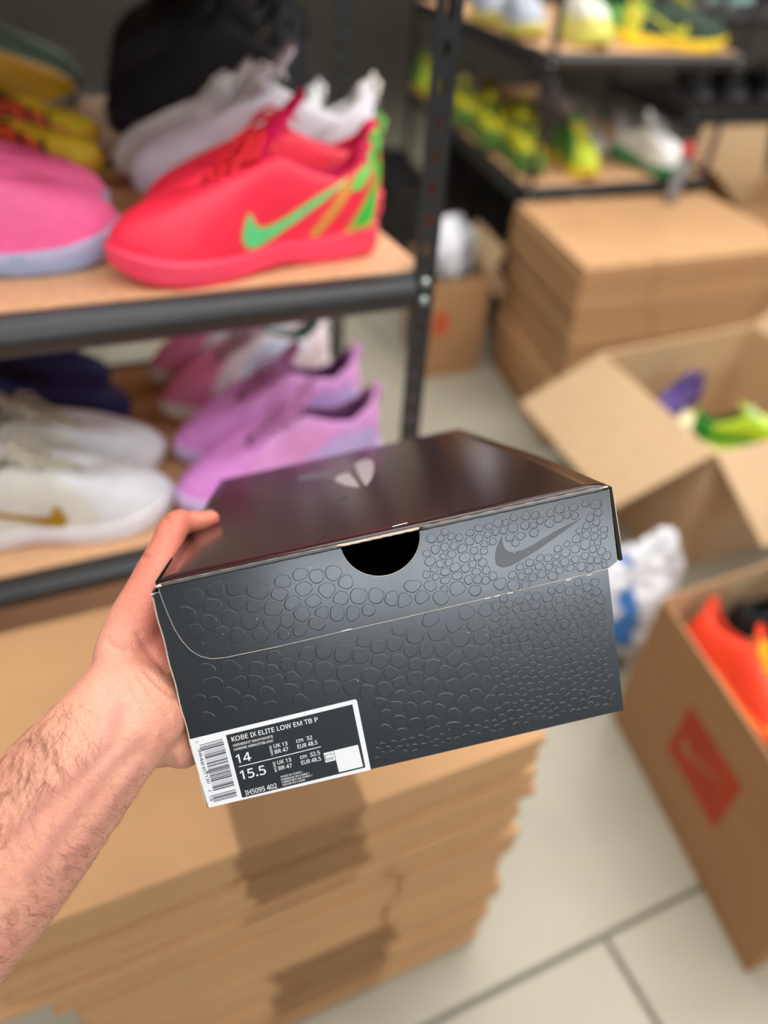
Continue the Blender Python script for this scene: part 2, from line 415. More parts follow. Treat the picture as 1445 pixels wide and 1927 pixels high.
white = dict(upper=(228, 227, 242), sole=(215, 214, 228), lining=(225, 225, 225), laces=(225, 225, 225), swoosh=(200, 198, 210), tab=(228, 226, 218))
white2 = dict(upper=(232, 234, 236), sole=(228, 228, 236), lining=(200, 200, 200), laces=(240, 240, 238))
black = dict(upper=(8, 6, 11), sole=(22, 18, 48), lining=(10, 8, 12), laces=(9, 8, 11), swoosh=(60, 46, 14), heel=(16, 14, 34), rough=.9)
gold = dict(upper=(226, 168, 18), sole=(140, 132, 122), lining=(120, 90, 20), laces=(200, 150, 30))
orang = dict(upper=(235, 82, 42), sole=(225, 175, 45), toe=(235, 200, 35), toex=.80, lining=(40, 30, 30), laces=(30, 25, 25), panel=[([(x, z), (x, z+.07), (x+.02, z+.068), (x+.02, z)], (30, 22, 24)) for x in (.30, .39, .48, .57, .66, .74) for z in (.11, .17, .22)]+[([(.76, .11), (.76, .2), (.84, .16), (.84, .11)], (240, 130, 40))])
pink = dict(upper=(252, 105, 165), sole=(176, 176, 212), lining=(200, 60, 120), laces=(235, 110, 165), heel=(250, 150, 190), outsole=(150, 165, 200), tab=(250, 190, 210))
navy = dict(upper=(30, 34, 104), sole=(22, 26, 96), lining=(12, 12, 32), laces=(20, 20, 50))
wgold = dict(upper=(222, 222, 216), sole=(226, 222, 230), lining=(190, 185, 175), laces=(228, 226, 205), swoosh=(190, 160, 60), sw_metal=.8, sw_rough=.3, toe=(226, 230, 238), toex=.72)
pinkw = dict(upper=(240, 232, 238), sole=(232, 228, 222), toe=(238, 140, 190), toex=.82, swoosh=(200, 218, 245), heel=(240, 225, 232), lining=(90, 120, 115), laces=(230, 190, 210), outsole=(235, 215, 120), panel=[(MID, (205, 220, 242))])
lilac = dict(upper=(232, 162, 230), sole=(206, 184, 232), toe=(224, 142, 224), lining=(110, 60, 110), laces=(225, 155, 220), swoosh=(190, 175, 238), panel=[([(.06, .12), (.08, .24), (.34, .2), (.38, .12)], (200, 182, 240))])
peach = dict(upper=(196, 140, 112), sole=(205, 165, 140), lining=(150, 90, 60))
oreg = dict(upper=(212, 208, 36), sole=(92, 130, 62), low=(96, 140, 50), lowv=.3, lining=(60, 90, 40), laces=(60, 110, 50), swoosh=(40, 120, 60))
oreg2 = dict(upper=(50, 150, 75), sole=(232, 208, 45), toe=(195, 212, 60), toex=.8, lining=(30, 90, 45), laces=(230, 215, 60), swoosh=(225, 215, 50))
wgreen = dict(upper=(232, 236, 232), sole=(42, 130, 74), low=(120, 175, 140), lowv=.12, lining=(150, 150, 152), laces=(190, 190, 190), toe=(238, 240, 240))
greys = dict(upper=(170, 170, 172), sole=(190, 192, 190), lining=(110, 110, 112), laces=(150, 150, 152))
wyel = dict(upper=(235, 236, 225), sole=(220, 222, 110), low=(226, 226, 120), lowv=.35, lining=(190, 195, 170), laces=(230, 230, 215))
wblue = dict(upper=(190, 198, 215), sole=(222, 214, 90), lining=(120, 140, 150), laces=(210, 214, 222))
dgreen = dict(upper=(36, 62, 44), sole=(240, 205, 30), lining=(20, 40, 28), laces=(205, 200, 60), heel=(200, 196, 50), swoosh=(205, 205, 50))
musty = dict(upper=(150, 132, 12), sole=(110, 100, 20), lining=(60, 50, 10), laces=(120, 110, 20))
plum = dict(upper=(40, 32, 42), sole=(30, 26, 30), lining=(20, 18, 20), laces=(60, 50, 60))
blacks = dict(upper=(20, 20, 22), sole=(92, 92, 96), lining=(14, 14, 14), laces=(30, 30, 30))
teal = dict(upper=(90, 175, 170), sole=(170, 190, 190), lining=(60, 110, 110))
lime = dict(upper=(190, 225, 50), sole=(190, 228, 60), lining=(50, 80, 20), laces=(220, 240, 180), heel=(40, 140, 40), low=(60, 160, 40), lowv=.3)
purp = dict(upper=(80, 60, 130), sole=(75, 55, 125), lining=(50, 36, 90))
orred = dict(upper=(252, 70, 36), sole=(252, 120, 40), lining=(200, 50, 20), toe=(250, 150, 40), laces=(240, 190, 30), outsole=(252, 80, 40), toex=.86)
multi = dict(upper=(215, 205, 50), sole=(170, 190, 60), lining=(60, 60, 140), laces=(230, 90, 40), toe=(235, 180, 50), swoosh=(60, 60, 170), low=(150, 175, 120))
mint = dict(upper=(92, 120, 100), sole=(80, 78, 76), lining=(50, 60, 50), heel=(110, 95, 20))
rose = dict(upper=(140, 50, 90), sole=(110, 100, 95), lining=(60, 30, 40))
zA, zB = ZA+.0022, ZB+.0022
# upper shelf of the near rack
shoe(red, (.424, .972), (.052, .922), zA, 'bright red shoe with green swoosh nearest the shelf edge, its toe over the beam', side=1)
shoe(red, (.487, 1.10), (.118, 1.060), zA, 'second bright red shoe half hidden behind the first, pink tongue showing', side=-1)
shoe(white, (.530, 1.225), (.122, 1.222), zA, 'white shoe with heel rising behind the red pair, nearer of the two white ones', side=1, length=.405).scale.z *= 1.12
shoe(white2, (.490, 1.375), (.100, 1.355), zA, 'white shoe at the back edge of the upper shelf, farther of the two white ones', side=-1)
shoe(pink, (-.29, 1.005), (.082, 1.025), zA, 'hot pink shoe with pale lilac sole at the front of the upper shelf', side=-1)
shoe(pink, (-.29, 1.13), (.085, 1.15), zA, 'hot pink shoe in the shade behind the front pink one', side=1)
shoe(orang, (-.27, 1.375), (.105, 1.385), zA, 'orange and black shoe with yellow toe just behind the pink pair', side=-1).scale.z *= .8
shoe(orang, (-.25, 1.61), (.125, 1.61), zA, 'orange and black shoe with yellow toe, farther one of its pair', side=1).scale.z *= .72
# rack behind
shoe(gold, (-.26, 1.92), (.125, 1.925), zA, 'mustard yellow shoe on the rear rack at the left edge', side=-1)
shoe(mint, (-.24, 2.055), (.145, 2.06), zA, 'dull green shoe behind the mustard one at the left edge', side=-1).scale.z *= 1.25
shoe(rose, (-.30, 1.77), (-.02, 1.775), zA, 'dark rose shoe between the mustard and the yellow toed ones', side=-1, length=.30).scale.z *= .8
for k, (dy, lb) in enumerate(((1.595, 'black shoe with dark purple sole just behind the white pair'), (1.73, 'black shoe second in the row behind the white pair'), (1.865, 'black shoe third in the dark row behind the white pair'), (2.0, 'black shoe farthest back in the dark row'))):
    q_ = shoe(black, (.545+k*.02, dy+.03), (.135+k*.035, dy), zA, lb, side=1 if k % 2 == 0 else -1, length=.41)
    q_.scale.z *= (1.45, 1.7, 1.8, 1.9)[k]
# lower shelf of the near rack
shoe(wgold, (-.285, .965), (.09, .948), zB, 'white shoe with gold swoosh at the front of the lower shelf', side=-1)
shoe(wgold, (-.275, 1.09), (.108, 1.075), zB, 'plain looking white shoe behind the gold swoosh one', side=1)
shoe(navy, (-.31, 1.225), (.062, 1.235), zB, 'navy blue shoe on the lower shelf, nearer of the dark pair', side=-1)
shoe(navy, (-.33, 1.35), (.035, 1.36), zB, 'navy blue shoe on the lower shelf, farther of the dark pair', side=1)
shoe(pinkw, (.475, 1.305), (.112, 1.205), zB, 'white and light blue shoe with pink toe, nearer of its pair', side=1)
shoe(pinkw, (.48, 1.425), (.115, 1.335), zB, 'white and light blue shoe with pink toe, farther of its pair', side=-1)
shoe(lilac, (.478, 1.135), (.120, 1.058), zB, 'lilac shoe on the lower shelf, farther of the lilac pair', side=1)
shoe(lilac, (.458, .990), (.098, .922), zB, 'lilac shoe mostly hidden behind the held shoebox', side=-1)
# row on the rack with yellow and green shoes
e2 = Vector((.2225, .9749)); n2 = Vector((.9749, -.2225)); o2 = Vector((1.90, 2.60))
def row(pal, off, k, lb, side, z=Z2+.0022, L=.425, grp=None, skew=0):
    a = o2+n2*off+e2*k; hh = a+(e2+n2*skew).normalized()*L
    shoe(pal, hh, a, z, lb, side=side, length=L, group=grp)
row(oreg, -.03, .055, 'yellow and green shoe at the front left corner of the far rack', 1)
row(oreg2, .20, .02, 'green shoe with yellow sole right of the first yellow one, lower far shelf', -1)
row(wgreen, .64, .03, 'large white shoe with green sole above the tall carton stack', 1, L=.46, skew=-.35)
row(greys, .42, .40, 'grey shoe beside the large white and green one', -1, skew=-.3)
row(oreg, -.05, .46, 'yellow and green shoe second along the left side of the far rack', -1)
row(oreg, .125, .50, 'yellow green shoe in the second column of the far rack', 1)
row(oreg, -.05, .92, 'yellow and green shoe third along the left side of the far rack', 1)
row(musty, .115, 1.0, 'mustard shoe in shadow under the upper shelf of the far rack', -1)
row(oreg, -.05, 1.38, 'yellow and green shoe fourth along the left side, behind the near post', -1)
row(greys, .13, 1.5, 'grey shoe deep in the far rack', 1)
row(oreg2, -.05, 1.84, 'green and yellow shoe at the far end of the far rack', 1)
row(wgreen, .45, .95, 'small white shoe deep in the far rack', 1)
zu = Z2U+.0022
row(wblue, -.045, .27, 'pale blue and white shoe at the left edge of the top far shelf', -1, z=zu, L=.43)
row(wyel, .13, .03, 'white and pale yellow shoe at the front of the top far shelf', 1, z=zu, L=.45)
row(wblue, -.04, .74, 'pale blue shoe farther back on the left edge of the top far shelf', 1, z=zu, L=.43)
shoe(dgreen, (2.26, 2.80), (2.62, 2.62), zu, 'dark green shoe with bright yellow sole on the top far shelf', side=-1, length=.43)
shoe(oreg2, (2.36, 3.12), (2.70, 2.95), zu, 'green and yellow shoe behind the dark green one', side=-1, length=.38)
m_lidk = mat('black_board', (20, 18, 20), .6); m_lidk2 = mat('plum_board', (38, 30, 38), .6); m_dot = mat('beige_sticker', (150, 136, 110), .7)
def dark_box(x, y, z, rz, lb, m):
    t = empty('black_shoebox', (x, y, z), rz, label=lb, cat='shoebox', group='black shoeboxes under the far rack')
    bm = bmesh.new(); box(bm, -.11, -.17, 0, .11, .17, .118); bevel(bm, .002, 1); link('base', bm_mesh(bm), m, t)
    bm = bmesh.new(); box(bm, -.114, -.174, .085, .114, .174, .1315); bevel(bm, .003, 1); link('lid', bm_mesh(bm), m_lidk, t)
    bm = bmesh.new(); box(bm, -.07, -.1755, .03, -.02, -.1745, .07); link('sticker', bm_mesh(bm), m_dot, t)
for k in range(5):
    for j in range(3):
        a = o2+e2*(.22+k*.40)+n2*.10
        dark_box(a.x, a.y, .2225+j*.1325, -.224, 'dark shoebox, %s in the %s column low in the far rack' % (('lowest', 'in the middle', 'topmost')[j], ('first', 'second', 'third', 'fourth', 'fifth')[k]), m_lidk if (j+k) % 2 else m_lidk2)
for k in range(4):
    for j in range(3):
        a = Vector((1.78, 3.30))+e2*k*.42
        dark_box(a.x, a.y, .0005+j*.1325, -.2, 'dark shoebox, %s in %s floor pile beside the far rack' % (('lowest', 'in the middle', 'topmost')[j], ('the nearest', 'the second', 'the third', 'the farthest')[k]), m_lidk2 if (j+k) % 2 else m_lidk)
for k, (x, z, lb, pl) in enumerate(((3.12, .9022, 'black shoe with grey sole in the far right rack, leftmost', blacks), (3.36, .9022, 'black shoe with grey sole in the far right rack, second', blacks), (3.60, .9022, 'black shoe with grey sole in the far right rack, third', blacks), (3.2, 1.3022, 'teal shoe at the very top right corner', teal), (3.5, 1.3022, 'black shoe on the highest shelf at the far right', blacks))):
    shoe(pl, (x+.12, 3.46), (x, 3.08), z, lb, side=1)

# ------------------------------------------------------------------ cartons
m_card = mat('brown_cardboard', (190, 147, 104), .75, var=.07, scale=8, stretch=(1, 1, 12), bump=.1, bscale=120)
m_card2 = mat('brown_cardboard_dark_shade', (168, 126, 86), .78, var=.08, scale=8, stretch=(1, 1, 12))  # darkened board: shade on the orange print carton is put into its colour
m_card3 = mat('brown_cardboard_light', (208, 172, 134), .72, var=.05, scale=6)
m_cin = mat('cardboard_inside', (190, 160, 124), .8, var=.05)
m_tape = mat('parcel_tape', (176, 128, 84), .35, var=.05)
def flat_layer(poly, gaps, T=.0128, depth=.09):
    """flattened carton: two plies with slots between the front flaps. poly FL, FR, BR, BL"""
    bm = bmesh.new(); fl_, fr, br, bl = [Vector(p) for p in poly]
    ex = (fr-fl_).normalized(); ey = (bl-fl_).normalized()
    xs = [0]+[g for q in gaps for g in (q-.0035, q+.0035)]+[(fr-fl_).length]
    for z0, z1 in ((0, T*.47), (T*.53, T)):
        prism(bm, [fl_+ey*depth, fr+ey*depth, br, bl], z0, z1)
        for a, b in zip(xs[::2], xs[1::2]):
            prism(bm, [fl_+ex*a, fl_+ex*b, fl_+ex*b+ey*depth, fl_+ex*a+ey*depth], z0, z1)
    return bm_mesh(bm)
def carton_stack(n, poly_fn, gap_fn, top_label, label, group, T=.0142, seed=1):
    rr = random.Random(seed); var = [flat_layer(poly_fn(k), gap_fn(k)) for k in range(3)]
    for m_ in var: m_.materials.append(m_card)
    drift = 0
    for i in range(n):
        k = 0 if i > n*.72 else (1 if i > n*.4 else 2)
        if i % 6 == 0: drift = rr.uniform(-.012, .012)
        o = link('flattened_carton', var[k]); o.location = (drift+rr.uniform(-.006, .006), rr.uniform(-.0035, .0035)+(.004 if i % 6 == 0 else 0), .0006+i*T)
        if i == n-1: o.location.x = 0; o.location.y = 0; tag(o, top_label, 'carton', group)
        else: tag(o, label, 'carton', group)
PL = [(-.235, .402), (.462, .402), (.455, .835), (-.235, .835)]
PLs = [PL]+[[(-.183, .402), (.462, .402), (.455, .835), (-.183, .835)]]*2
carton_stack(48, lambda k: PLs[k], lambda k: ([.435, .285], [.44], [.445, .25])[k], 'flattened brown carton lying on top of the big stack below the held shoebox', 'flattened brown carton inside the near stack below the held shoebox, under its top one', 'flattened cartons in the near stack', seed=3)
PR = [(1.545, 1.82), (2.50, 1.80), (2.64, 2.47), (1.70, 2.50)]
carton_stack(48, lambda k: PR, lambda k: ([.3], [.35], [.3])[k], 'flattened brown carton on top of the tall stack on the right', 'flattened brown carton inside the tall right stack, under its top one', 'flattened cartons in the right stack', T=.0144, seed=5)

def open_carton(name, base, H, flaps, label, t=.006, m=None, mi=None):
    """base: four floor corners (front-left, front-right, back-right, back-left); flaps: (edge index, outward, rise, inset)"""
    m = m or m_card; mi = mi or m_cin
    P = [Vector((x, y, 0)) for x, y in base]; c = sum(P, Vector())/4; e = empty(name, (c.x, c.y, 0), label=label, cat='carton')
    Q = [p-c for p in P]
    for i in range(4):
        a, b = Q[i], Q[(i+1) % 4]; n = Vector(((b-a).y, -(b-a).x, 0)).normalized(); i_ = -n*t; u = (b-a).normalized()
        bm = bmesh.new(); q = [a, b, b+i_-u*t, a+i_+u*t]
        prism(bm, [(v.x, v.y) for v in q], .008, H)
        bm.faces.ensure_lookup_table(); me = bm_mesh(bm)
        o = link('side_wall', me, [m, mi], e)
        for pf in me.polygons:
            if pf.normal.dot(-n) > .9: pf.material_index = 1
    bm = bmesh.new(); prism(bm, [(v.x, v.y) for v in Q], .001, .008); link('bottom', bm_mesh(bm), m, e)
    for (i, out, rise, ins) in flaps:
        a, b = Q[i], Q[(i+1) % 4]; n = Vector(((b-a).y, -(b-a).x, 0)).normalized(); u = (b-a).normalized()
        p0 = a+Vector((0, 0, H)); p1 = b+Vector((0, 0, H)); q1 = b+n*out-u*ins+Vector((0, 0, H+rise)); q0 = a+n*out+u*ins+Vector((0, 0, H+rise))
        nn = (p1-p0).cross(q0-p0).normalized()*.0045
        if nn.z < 0: nn = -nn
        v = [p0, p1, q1, q0]; v = v+[x+nn for x in v]
        me = pydata(v, [(0, 1, 2, 3), (7, 6, 5, 4), (0, 4, 5, 1), (1, 5, 6, 2), (2, 6, 7, 3), (3, 7, 4, 0)])
        o = link('flap', me, [m, mi], e)
        me.polygons[1].material_index = 1
    return e
def wad(name, loc, r, m, label, cat, seed=0, sub=5, amp=.35, squash=(1, 1, 1), freq=9, mats=None, stripe=None):
    """crumpled sheet or bag: noisy closed surface"""
    bm = bmesh.new(); bmesh.ops.create_icosphere(bm, subdivisions=sub, radius=1)
    for v in bm.verts:
        d = v.co.copy(); k = 1+amp*(noise.noise(d*1.3+Vector((seed, 0, 0)))+.55*abs(noise.noise(d*3.1+Vector((0, seed, 0))))-.3*abs(noise.noise(d*6.3+Vector((0, 0, seed))))+.10*abs(noise.noise(d*12.7+Vector((seed, 0, seed)))))
        v.co = Vector((d.x*squash[0], d.y*squash[1], d.z*squash[2]))*r*k
    zmin = min(v.co.z for v in bm.verts)
    for v in bm.verts:
        if v.co.z < zmin*.8: v.co.z = zmin*.8
    zmin *= .8
    for v in bm.verts: v.co.z -= zmin
    me = bm_mesh(bm); ms = mats or [m]
    o = link(name, me, ms, smooth=True, label=label, cat=cat); o.location = loc
    if stripe:
        for pf in me.polygons:
            if stripe(pf.center): pf.material_index = 1
    return o
m_pwhite = mat('white_plastic', (222, 224, 232), .3, var=.04, spec=.6)
m_pblue = mat('blue_print', (70, 130, 205), .3, var=.1)
m_pgrey = mat('grey_plastic', (150, 152, 154), .3, var=.15, scale=12)
m_tissue = mat('cream_tissue', (236, 222, 176), .85, var=.05)
m_kraft = mat('dark_paper', (60, 58, 58), .85)
m_orange = mat('orange_print', (178, 62, 24), .7, var=.1, scale=14)
m_red_print = mat('red_print', (190, 80, 40), .75)
# open carton with lime and purple shoes
open_carton('open_carton', [(1.515, 1.095), (2.20, 1.095), (2.28, 1.72), (1.578, 1.69)], .45, [(3, .27, -.15, .01), (0, .235, -.14, .005), (2, .05, -.24, .01), (1, .16, .13, .01)], 'open brown carton with flaps folded out, holding a lime green shoe', m=m_card3)
wad('tissue_paper', (1.86, 1.36, .0085), .165, m_tissue, 'cream tissue paper under the lime and purple shoes', 'paper', 2, squash=(1.25, 1.1, .95))
shoe(lime, (1.74, 1.37), (2.02, 1.18), .262, 'lime green shoe with dark green heel lying in the open carton', side=1, length=.34, pitch=-.1)
shoe(purp, (1.98, 1.60), (1.70, 1.50), .262, 'purple shoe tucked in the open carton beside the lime one', side=1, length=.30)
# carton with orange print
a0, b0 = Vector((.913, .157)), Vector((1.035, .73))
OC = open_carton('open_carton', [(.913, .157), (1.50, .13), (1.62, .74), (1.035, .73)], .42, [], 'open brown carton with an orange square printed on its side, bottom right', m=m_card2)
cc_ = Vector((sum(p[0] for p in [(.913, .157), (1.50, .13), (1.62, .74), (1.035, .73)])/4, sum(p[1] for p in [(.913, .157), (1.50, .13), (1.62, .74), (1.035, .73)])/4, 0))
u_ = (b0-a0).normalized(); n_ = Vector((-u_.y, u_.x))
def wall_pt(u, z, off=.0008):
    q = a0+u_*u+n_*off; return Vector((q.x, q.y, z))-cc_
def fill_poly(pts, mapf, holes=()):
    bm = bmesh.new(); ed = []
    for loop in [pts]+list(holes):
        vs = [bm.verts.new((p[0], p[1], 0)) for p in loop]
        for i in range(len(vs)): ed.append(bm.edges.new((vs[i], vs[(i+1) % len(vs)])))
    bmesh.ops.triangle_fill(bm, use_beauty=True, use_dissolve=False, edges=ed)
    for v in bm.verts: v.co = mapf(v.co.x, v.co.y)
    return bm_mesh(bm, recalc=False)
swl = [(.235+(X-668)/475*.135, .195+(631-Y)*.00026) for X, Y in SWOOSH]
swl = [(.605-p[0], p[1]) for p in swl]
me = fill_poly([(.208, .152), (.395, .152), (.395, .305), (.208, .305)], lambda u, z: wall_pt(u, z), [swl])
link('printed_square', me, m_orange, OC, label='orange square print with a plain swoosh left out of it')
wad('dark_packing_paper', (1.25, .43, .0085), .15, m_kraft, 'dark crumpled paper under the shoes in the carton with the orange print', 'paper', 5, squash=(1.35, 1.35, 1.0))
shoe(orred, (1.105, .70), (1.085, .37), .30, 'orange and red shoe standing against the wall of the orange print carton', side=1, length=.33, roll=-.35)
shoe(multi, (1.235, .52), (1.085, .20), .30, 'yellow green and blue shoe at the right edge of the picture', side=1, length=.33, pitch=.05)
shoe(blacks, (1.20, .67), (1.52, .62), .28, 'black and grey shoe behind the orange one in the carton', side=1, length=.33)
shoe(black, (1.32, .50), (1.50, .24), .27, 'plain black shoe at the right side of the orange print carton', side=1, length=.30)
# plastic bag between the two open cartons
wad('plastic_bag', (1.165, .92, .001), .135, m_pwhite, 'white plastic bag with blue print between the two open cartons', 'bag', 11, sub=5, squash=(1.0, .72, 1.45), amp=.4, mats=[m_pwhite, m_pblue], stripe=lambda c: c.x < -.05 and .10 < c.z < .36 and noise.noise(c*14) > -.1)
# carton with bag near the far rack
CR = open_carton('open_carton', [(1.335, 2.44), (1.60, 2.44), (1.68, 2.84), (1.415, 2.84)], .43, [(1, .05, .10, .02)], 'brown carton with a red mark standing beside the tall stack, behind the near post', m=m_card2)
bm = bmesh.new(); box(bm, 1.35-CR.location.x, 2.4385-CR.location.y, .20, 1.42-CR.location.x, 2.4395-CR.location.y, .30); link('red_stamp', bm_mesh(bm), m_red_print, CR)
wad('plastic_bag', (1.508, 2.64, .34), .105, m_pgrey, 'grey translucent looking plastic bag stuffed in the carton behind the near post', 'bag', 4, squash=(1.0, .8, 1.25), mats=[m_pgrey, m_pwhite], stripe=lambda c: c.x < 0)
# cartons behind the right stack
open_carton('open_carton', [(2.86, 2.45), (3.30, 2.42), (3.38, 2.82), (2.92, 2.84)], .62, [(0, .10, .22, .02), (3, .16, .14, .02), (1, .12, .2, .02), (2, .05, .24, .02)], 'open brown carton with raised flaps behind the right stack, at the right edge', m=m_card)
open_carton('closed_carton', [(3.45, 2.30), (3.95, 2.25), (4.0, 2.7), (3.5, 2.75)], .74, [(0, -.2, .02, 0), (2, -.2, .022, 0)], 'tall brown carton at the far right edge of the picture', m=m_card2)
# hand tool hanging over the right stack
t = empty('tape_dispenser', (2.36, 2.37, .6925), .5, label='grey hand tool with a red tip standing at the back edge of the right stack', cat='tool')
m_tg = mat('grey_tool', (128, 126, 130), .45); m_tr = mat('red_tool', (190, 70, 70), .45)
bm = bmesh.new(); loft(bm, [[(x+dx, y, z) for x, y in ((-.028, -.02), (.028, -.02), (.034, 0), (.028, .02), (-.028, .02), (-.034, 0))] for z, dx in ((0, 0), (.05, .004), (.11, .02), (.16, .035))]); bevel(bm, .004, 1); link('handle', bm_mesh(bm), m_tg, t, True)
bm = bmesh.new(); bmesh.ops.create_cone(bm, cap_ends=True, segments=20, radius1=.034, radius2=.034, depth=.04, matrix=Matrix.Translation((.045, 0, .19)) @ Matrix.Rotation(math.pi/2, 4, 'X')); bevel(bm, .004, 1); link('tape_roll', bm_mesh(bm), m_tr, t)

# ------------------------------------------------------------------ the held shoebox (local: x right, y down, z away)
RB = Matrix(((0.976886, 0.172935, -0.125644), (-0.195592, 0.960278, -0.199022), (0.086235, 0.218996, 0.971907)))
TB = Vector((-0.127056, 0.039289, 0.396782))
MB = (RW @ RB).to_4x4(); MB.translation = RW @ TB + Vector((0, 0, CAMZ))
def bpt(px, py, z=0.0, axis=2):
    """photo pixel -> point on the box plane (axis = z)"""
    d = RB.transposed() @ Vector((px-PX, py-PY, F)); o = -(RB.transposed() @ TB); return o+d*((z-o[axis])/d[axis])
m_box = mat('shoebox_front_paper', (30, 34, 40), .27, var=.03, scale=40, spec=.6, coat=.35)
m_top = mat('shoebox_gloss_top', (44, 26, 28), .17, var=.06, scale=25, spec=.55, bump=.012, bscale=700)  # near-black lid; the warm tint stands in for a brownish reflection
m_raw = mat('raw_board_edge', (186, 172, 156), .8, var=.15, scale=300)
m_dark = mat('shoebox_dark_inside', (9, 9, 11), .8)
m_white = mat('label_white', (218, 221, 226), .5, var=.01)
m_black = mat('label_black', (22, 26, 32), .45, var=.02)
m_ink = mat('label_ink', (48, 50, 66), .5)
m_foil = mat('crest_foil', (188, 182, 186), .38, metal=.5, var=.03)
m_foil2 = mat('crest_foil_dull', (112, 108, 116), .4, metal=.5, var=.03)
m_swb = mat('gloss_black_print', (54, 55, 54), .30, var=.02)
SB = empty('shoebox', label='dark charcoal shoebox with embossed scales and size label, held up in a hand', cat='shoebox'); SB.matrix_world = MB
mm = .001
def prism3(bm, pts, zf, zb, mf=0, ms=1, mb=0):
    """plate with outline pts (x, y in mm), front at zf, back at zb; triangulated faces, edges get material ms"""
    n = len(pts); f = [bm.verts.new((p[0]*mm, p[1]*mm, zf*mm)) for p in pts]; b = [bm.verts.new((p[0]*mm, p[1]*mm, zb*mm)) for p in pts]
    for vs, mi in ((f, mf), (b, mb)):
        ed = [bm.edges.new((vs[i], vs[(i+1) % n])) for i in range(n)]
        r = bmesh.ops.triangle_fill(bm, use_beauty=True, edges=ed)
        for g in r['geom']:
            if isinstance(g, bmesh.types.BMFace): g.material_index = mi
    for i in range(n):
        fc = bm.faces.new((f[i], f[(i+1) % n], b[(i+1) % n], b[i])); fc.material_index = ms
L_, H_ = 378, 142
NC, NR = 127.7, 22.9
notch = lambda r, y: [(NC+r*math.cos(t), y+r*math.sin(t)) for t in [math.pi*k/28 for k in range(29)]]      # right to left
# base
bm = bmesh.new()
bf = [(-2.7, 6), (-2.9, 60), (-2.6, H_), (258.8, H_-.8), (259, 70), (258.8, 3)]+[(p[0], p[1]+3) for p in notch(NR+2, -1)]
prism3(bm, bf, 0, 1.6, 0, 1, 2)
def slab(x0, y0, z0, x1, y1, z1, mi=0): box(bm, x0*mm, y0*mm, z0*mm, x1*mm, y1*mm, z1*mm, mi)
bm2 = [(-2.7, 1.6), (-1.2, 1.6), (4.5, L_-4), (3, L_-4)]
a_ = [bm.verts.new((p[0]*mm, 5*mm, p[1]*mm)) for p in bm2]; b_ = [bm.verts.new((p[0]*mm, H_*mm, p[1]*mm)) for p in bm2]
bm.faces.new(a_); bm.faces.new(b_[::-1])
for i in range(4): bm.faces.new((a_[i], b_[i], b_[(i+1) % 4], a_[(i+1) % 4]))
slab(257.3, 4, 1.6, 258.8, H_-.8, L_-4); slab(3.5, 5, L_-6, 257.3, H_-.8, L_-4); slab(-2.7, H_-2, 1.6, 258.8, H_-.8, L_-4)
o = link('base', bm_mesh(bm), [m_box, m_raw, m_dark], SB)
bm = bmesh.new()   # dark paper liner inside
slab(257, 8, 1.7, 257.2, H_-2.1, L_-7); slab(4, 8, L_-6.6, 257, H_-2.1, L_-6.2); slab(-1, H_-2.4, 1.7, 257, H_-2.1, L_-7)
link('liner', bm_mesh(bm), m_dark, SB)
# worn pale fold along the left front edge
bm = bmesh.new(); tube(bm, [Vector((-2.9+.25*math.sin(y*.23), y, .2))*mm for y in range(8, 143, 5)], .0005, 5); link('worn_edge', bm_mesh(bm), m_raw, SB)
# lid: front panel with curved corner and thumb notch
ty = lambda x: 1.9-.0158*x
ZF = -1.3
nt = notch(NR, 0)
cur = [(1.9, 6), (2.4, 12), (3.4, 20), (4.8, 28.5), (7.2, 36), (10.5, 42.5), (15, 47.2), (20.5, 50), (28, 51)]
fp = [(1.8, ty(0)+1)]+cur+[(60, 51.2), (98.3, 50.3), (130, 50), (180, 48.9), (230, 47.6), (257.7, 46.7), (260, 45.8), (264.6, 43.2), (264.3, 20), (264.0, ty(264)+1)]
fp += [(nt[0][0], ty(NC)+1)]+[(p[0], p[1]+ty(NC)) for p in nt[1:-1]]+[(nt[-1][0], ty(NC)+1)]
bm = bmesh.new(); prism3(bm, fp, ZF, -.1, 0, 1, 2)
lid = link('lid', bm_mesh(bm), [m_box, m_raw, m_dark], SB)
bm = bmesh.new(); tube(bm, [Vector((p[0], p[1], ZF-.02))*mm for p in fp[:20]], .00015, 5); link('cut_edge', bm_mesh(bm), m_raw, lid)
bm = bmesh.new()   # rolled fold between the front panel and the top
for a, b in ((2, NC-NR), (NC+NR, 264)):
    rg = []
    for x in [a+(b-a)*i/24 for i in range(25)]:
        y = ty(x)+.12*math.sin(x*.5)
        rg.append([Vector((x, y+q, z))*mm for q, z in ((1.3, ZF), (.55, ZF-.35), (-.35, ZF-.1), (-.9, .5), (-.95, 1.6), (.3, 1.6), (1.3, 0))])
    loft(bm, rg)
link('lid_fold', bm_mesh(bm), m_box, lid, True)
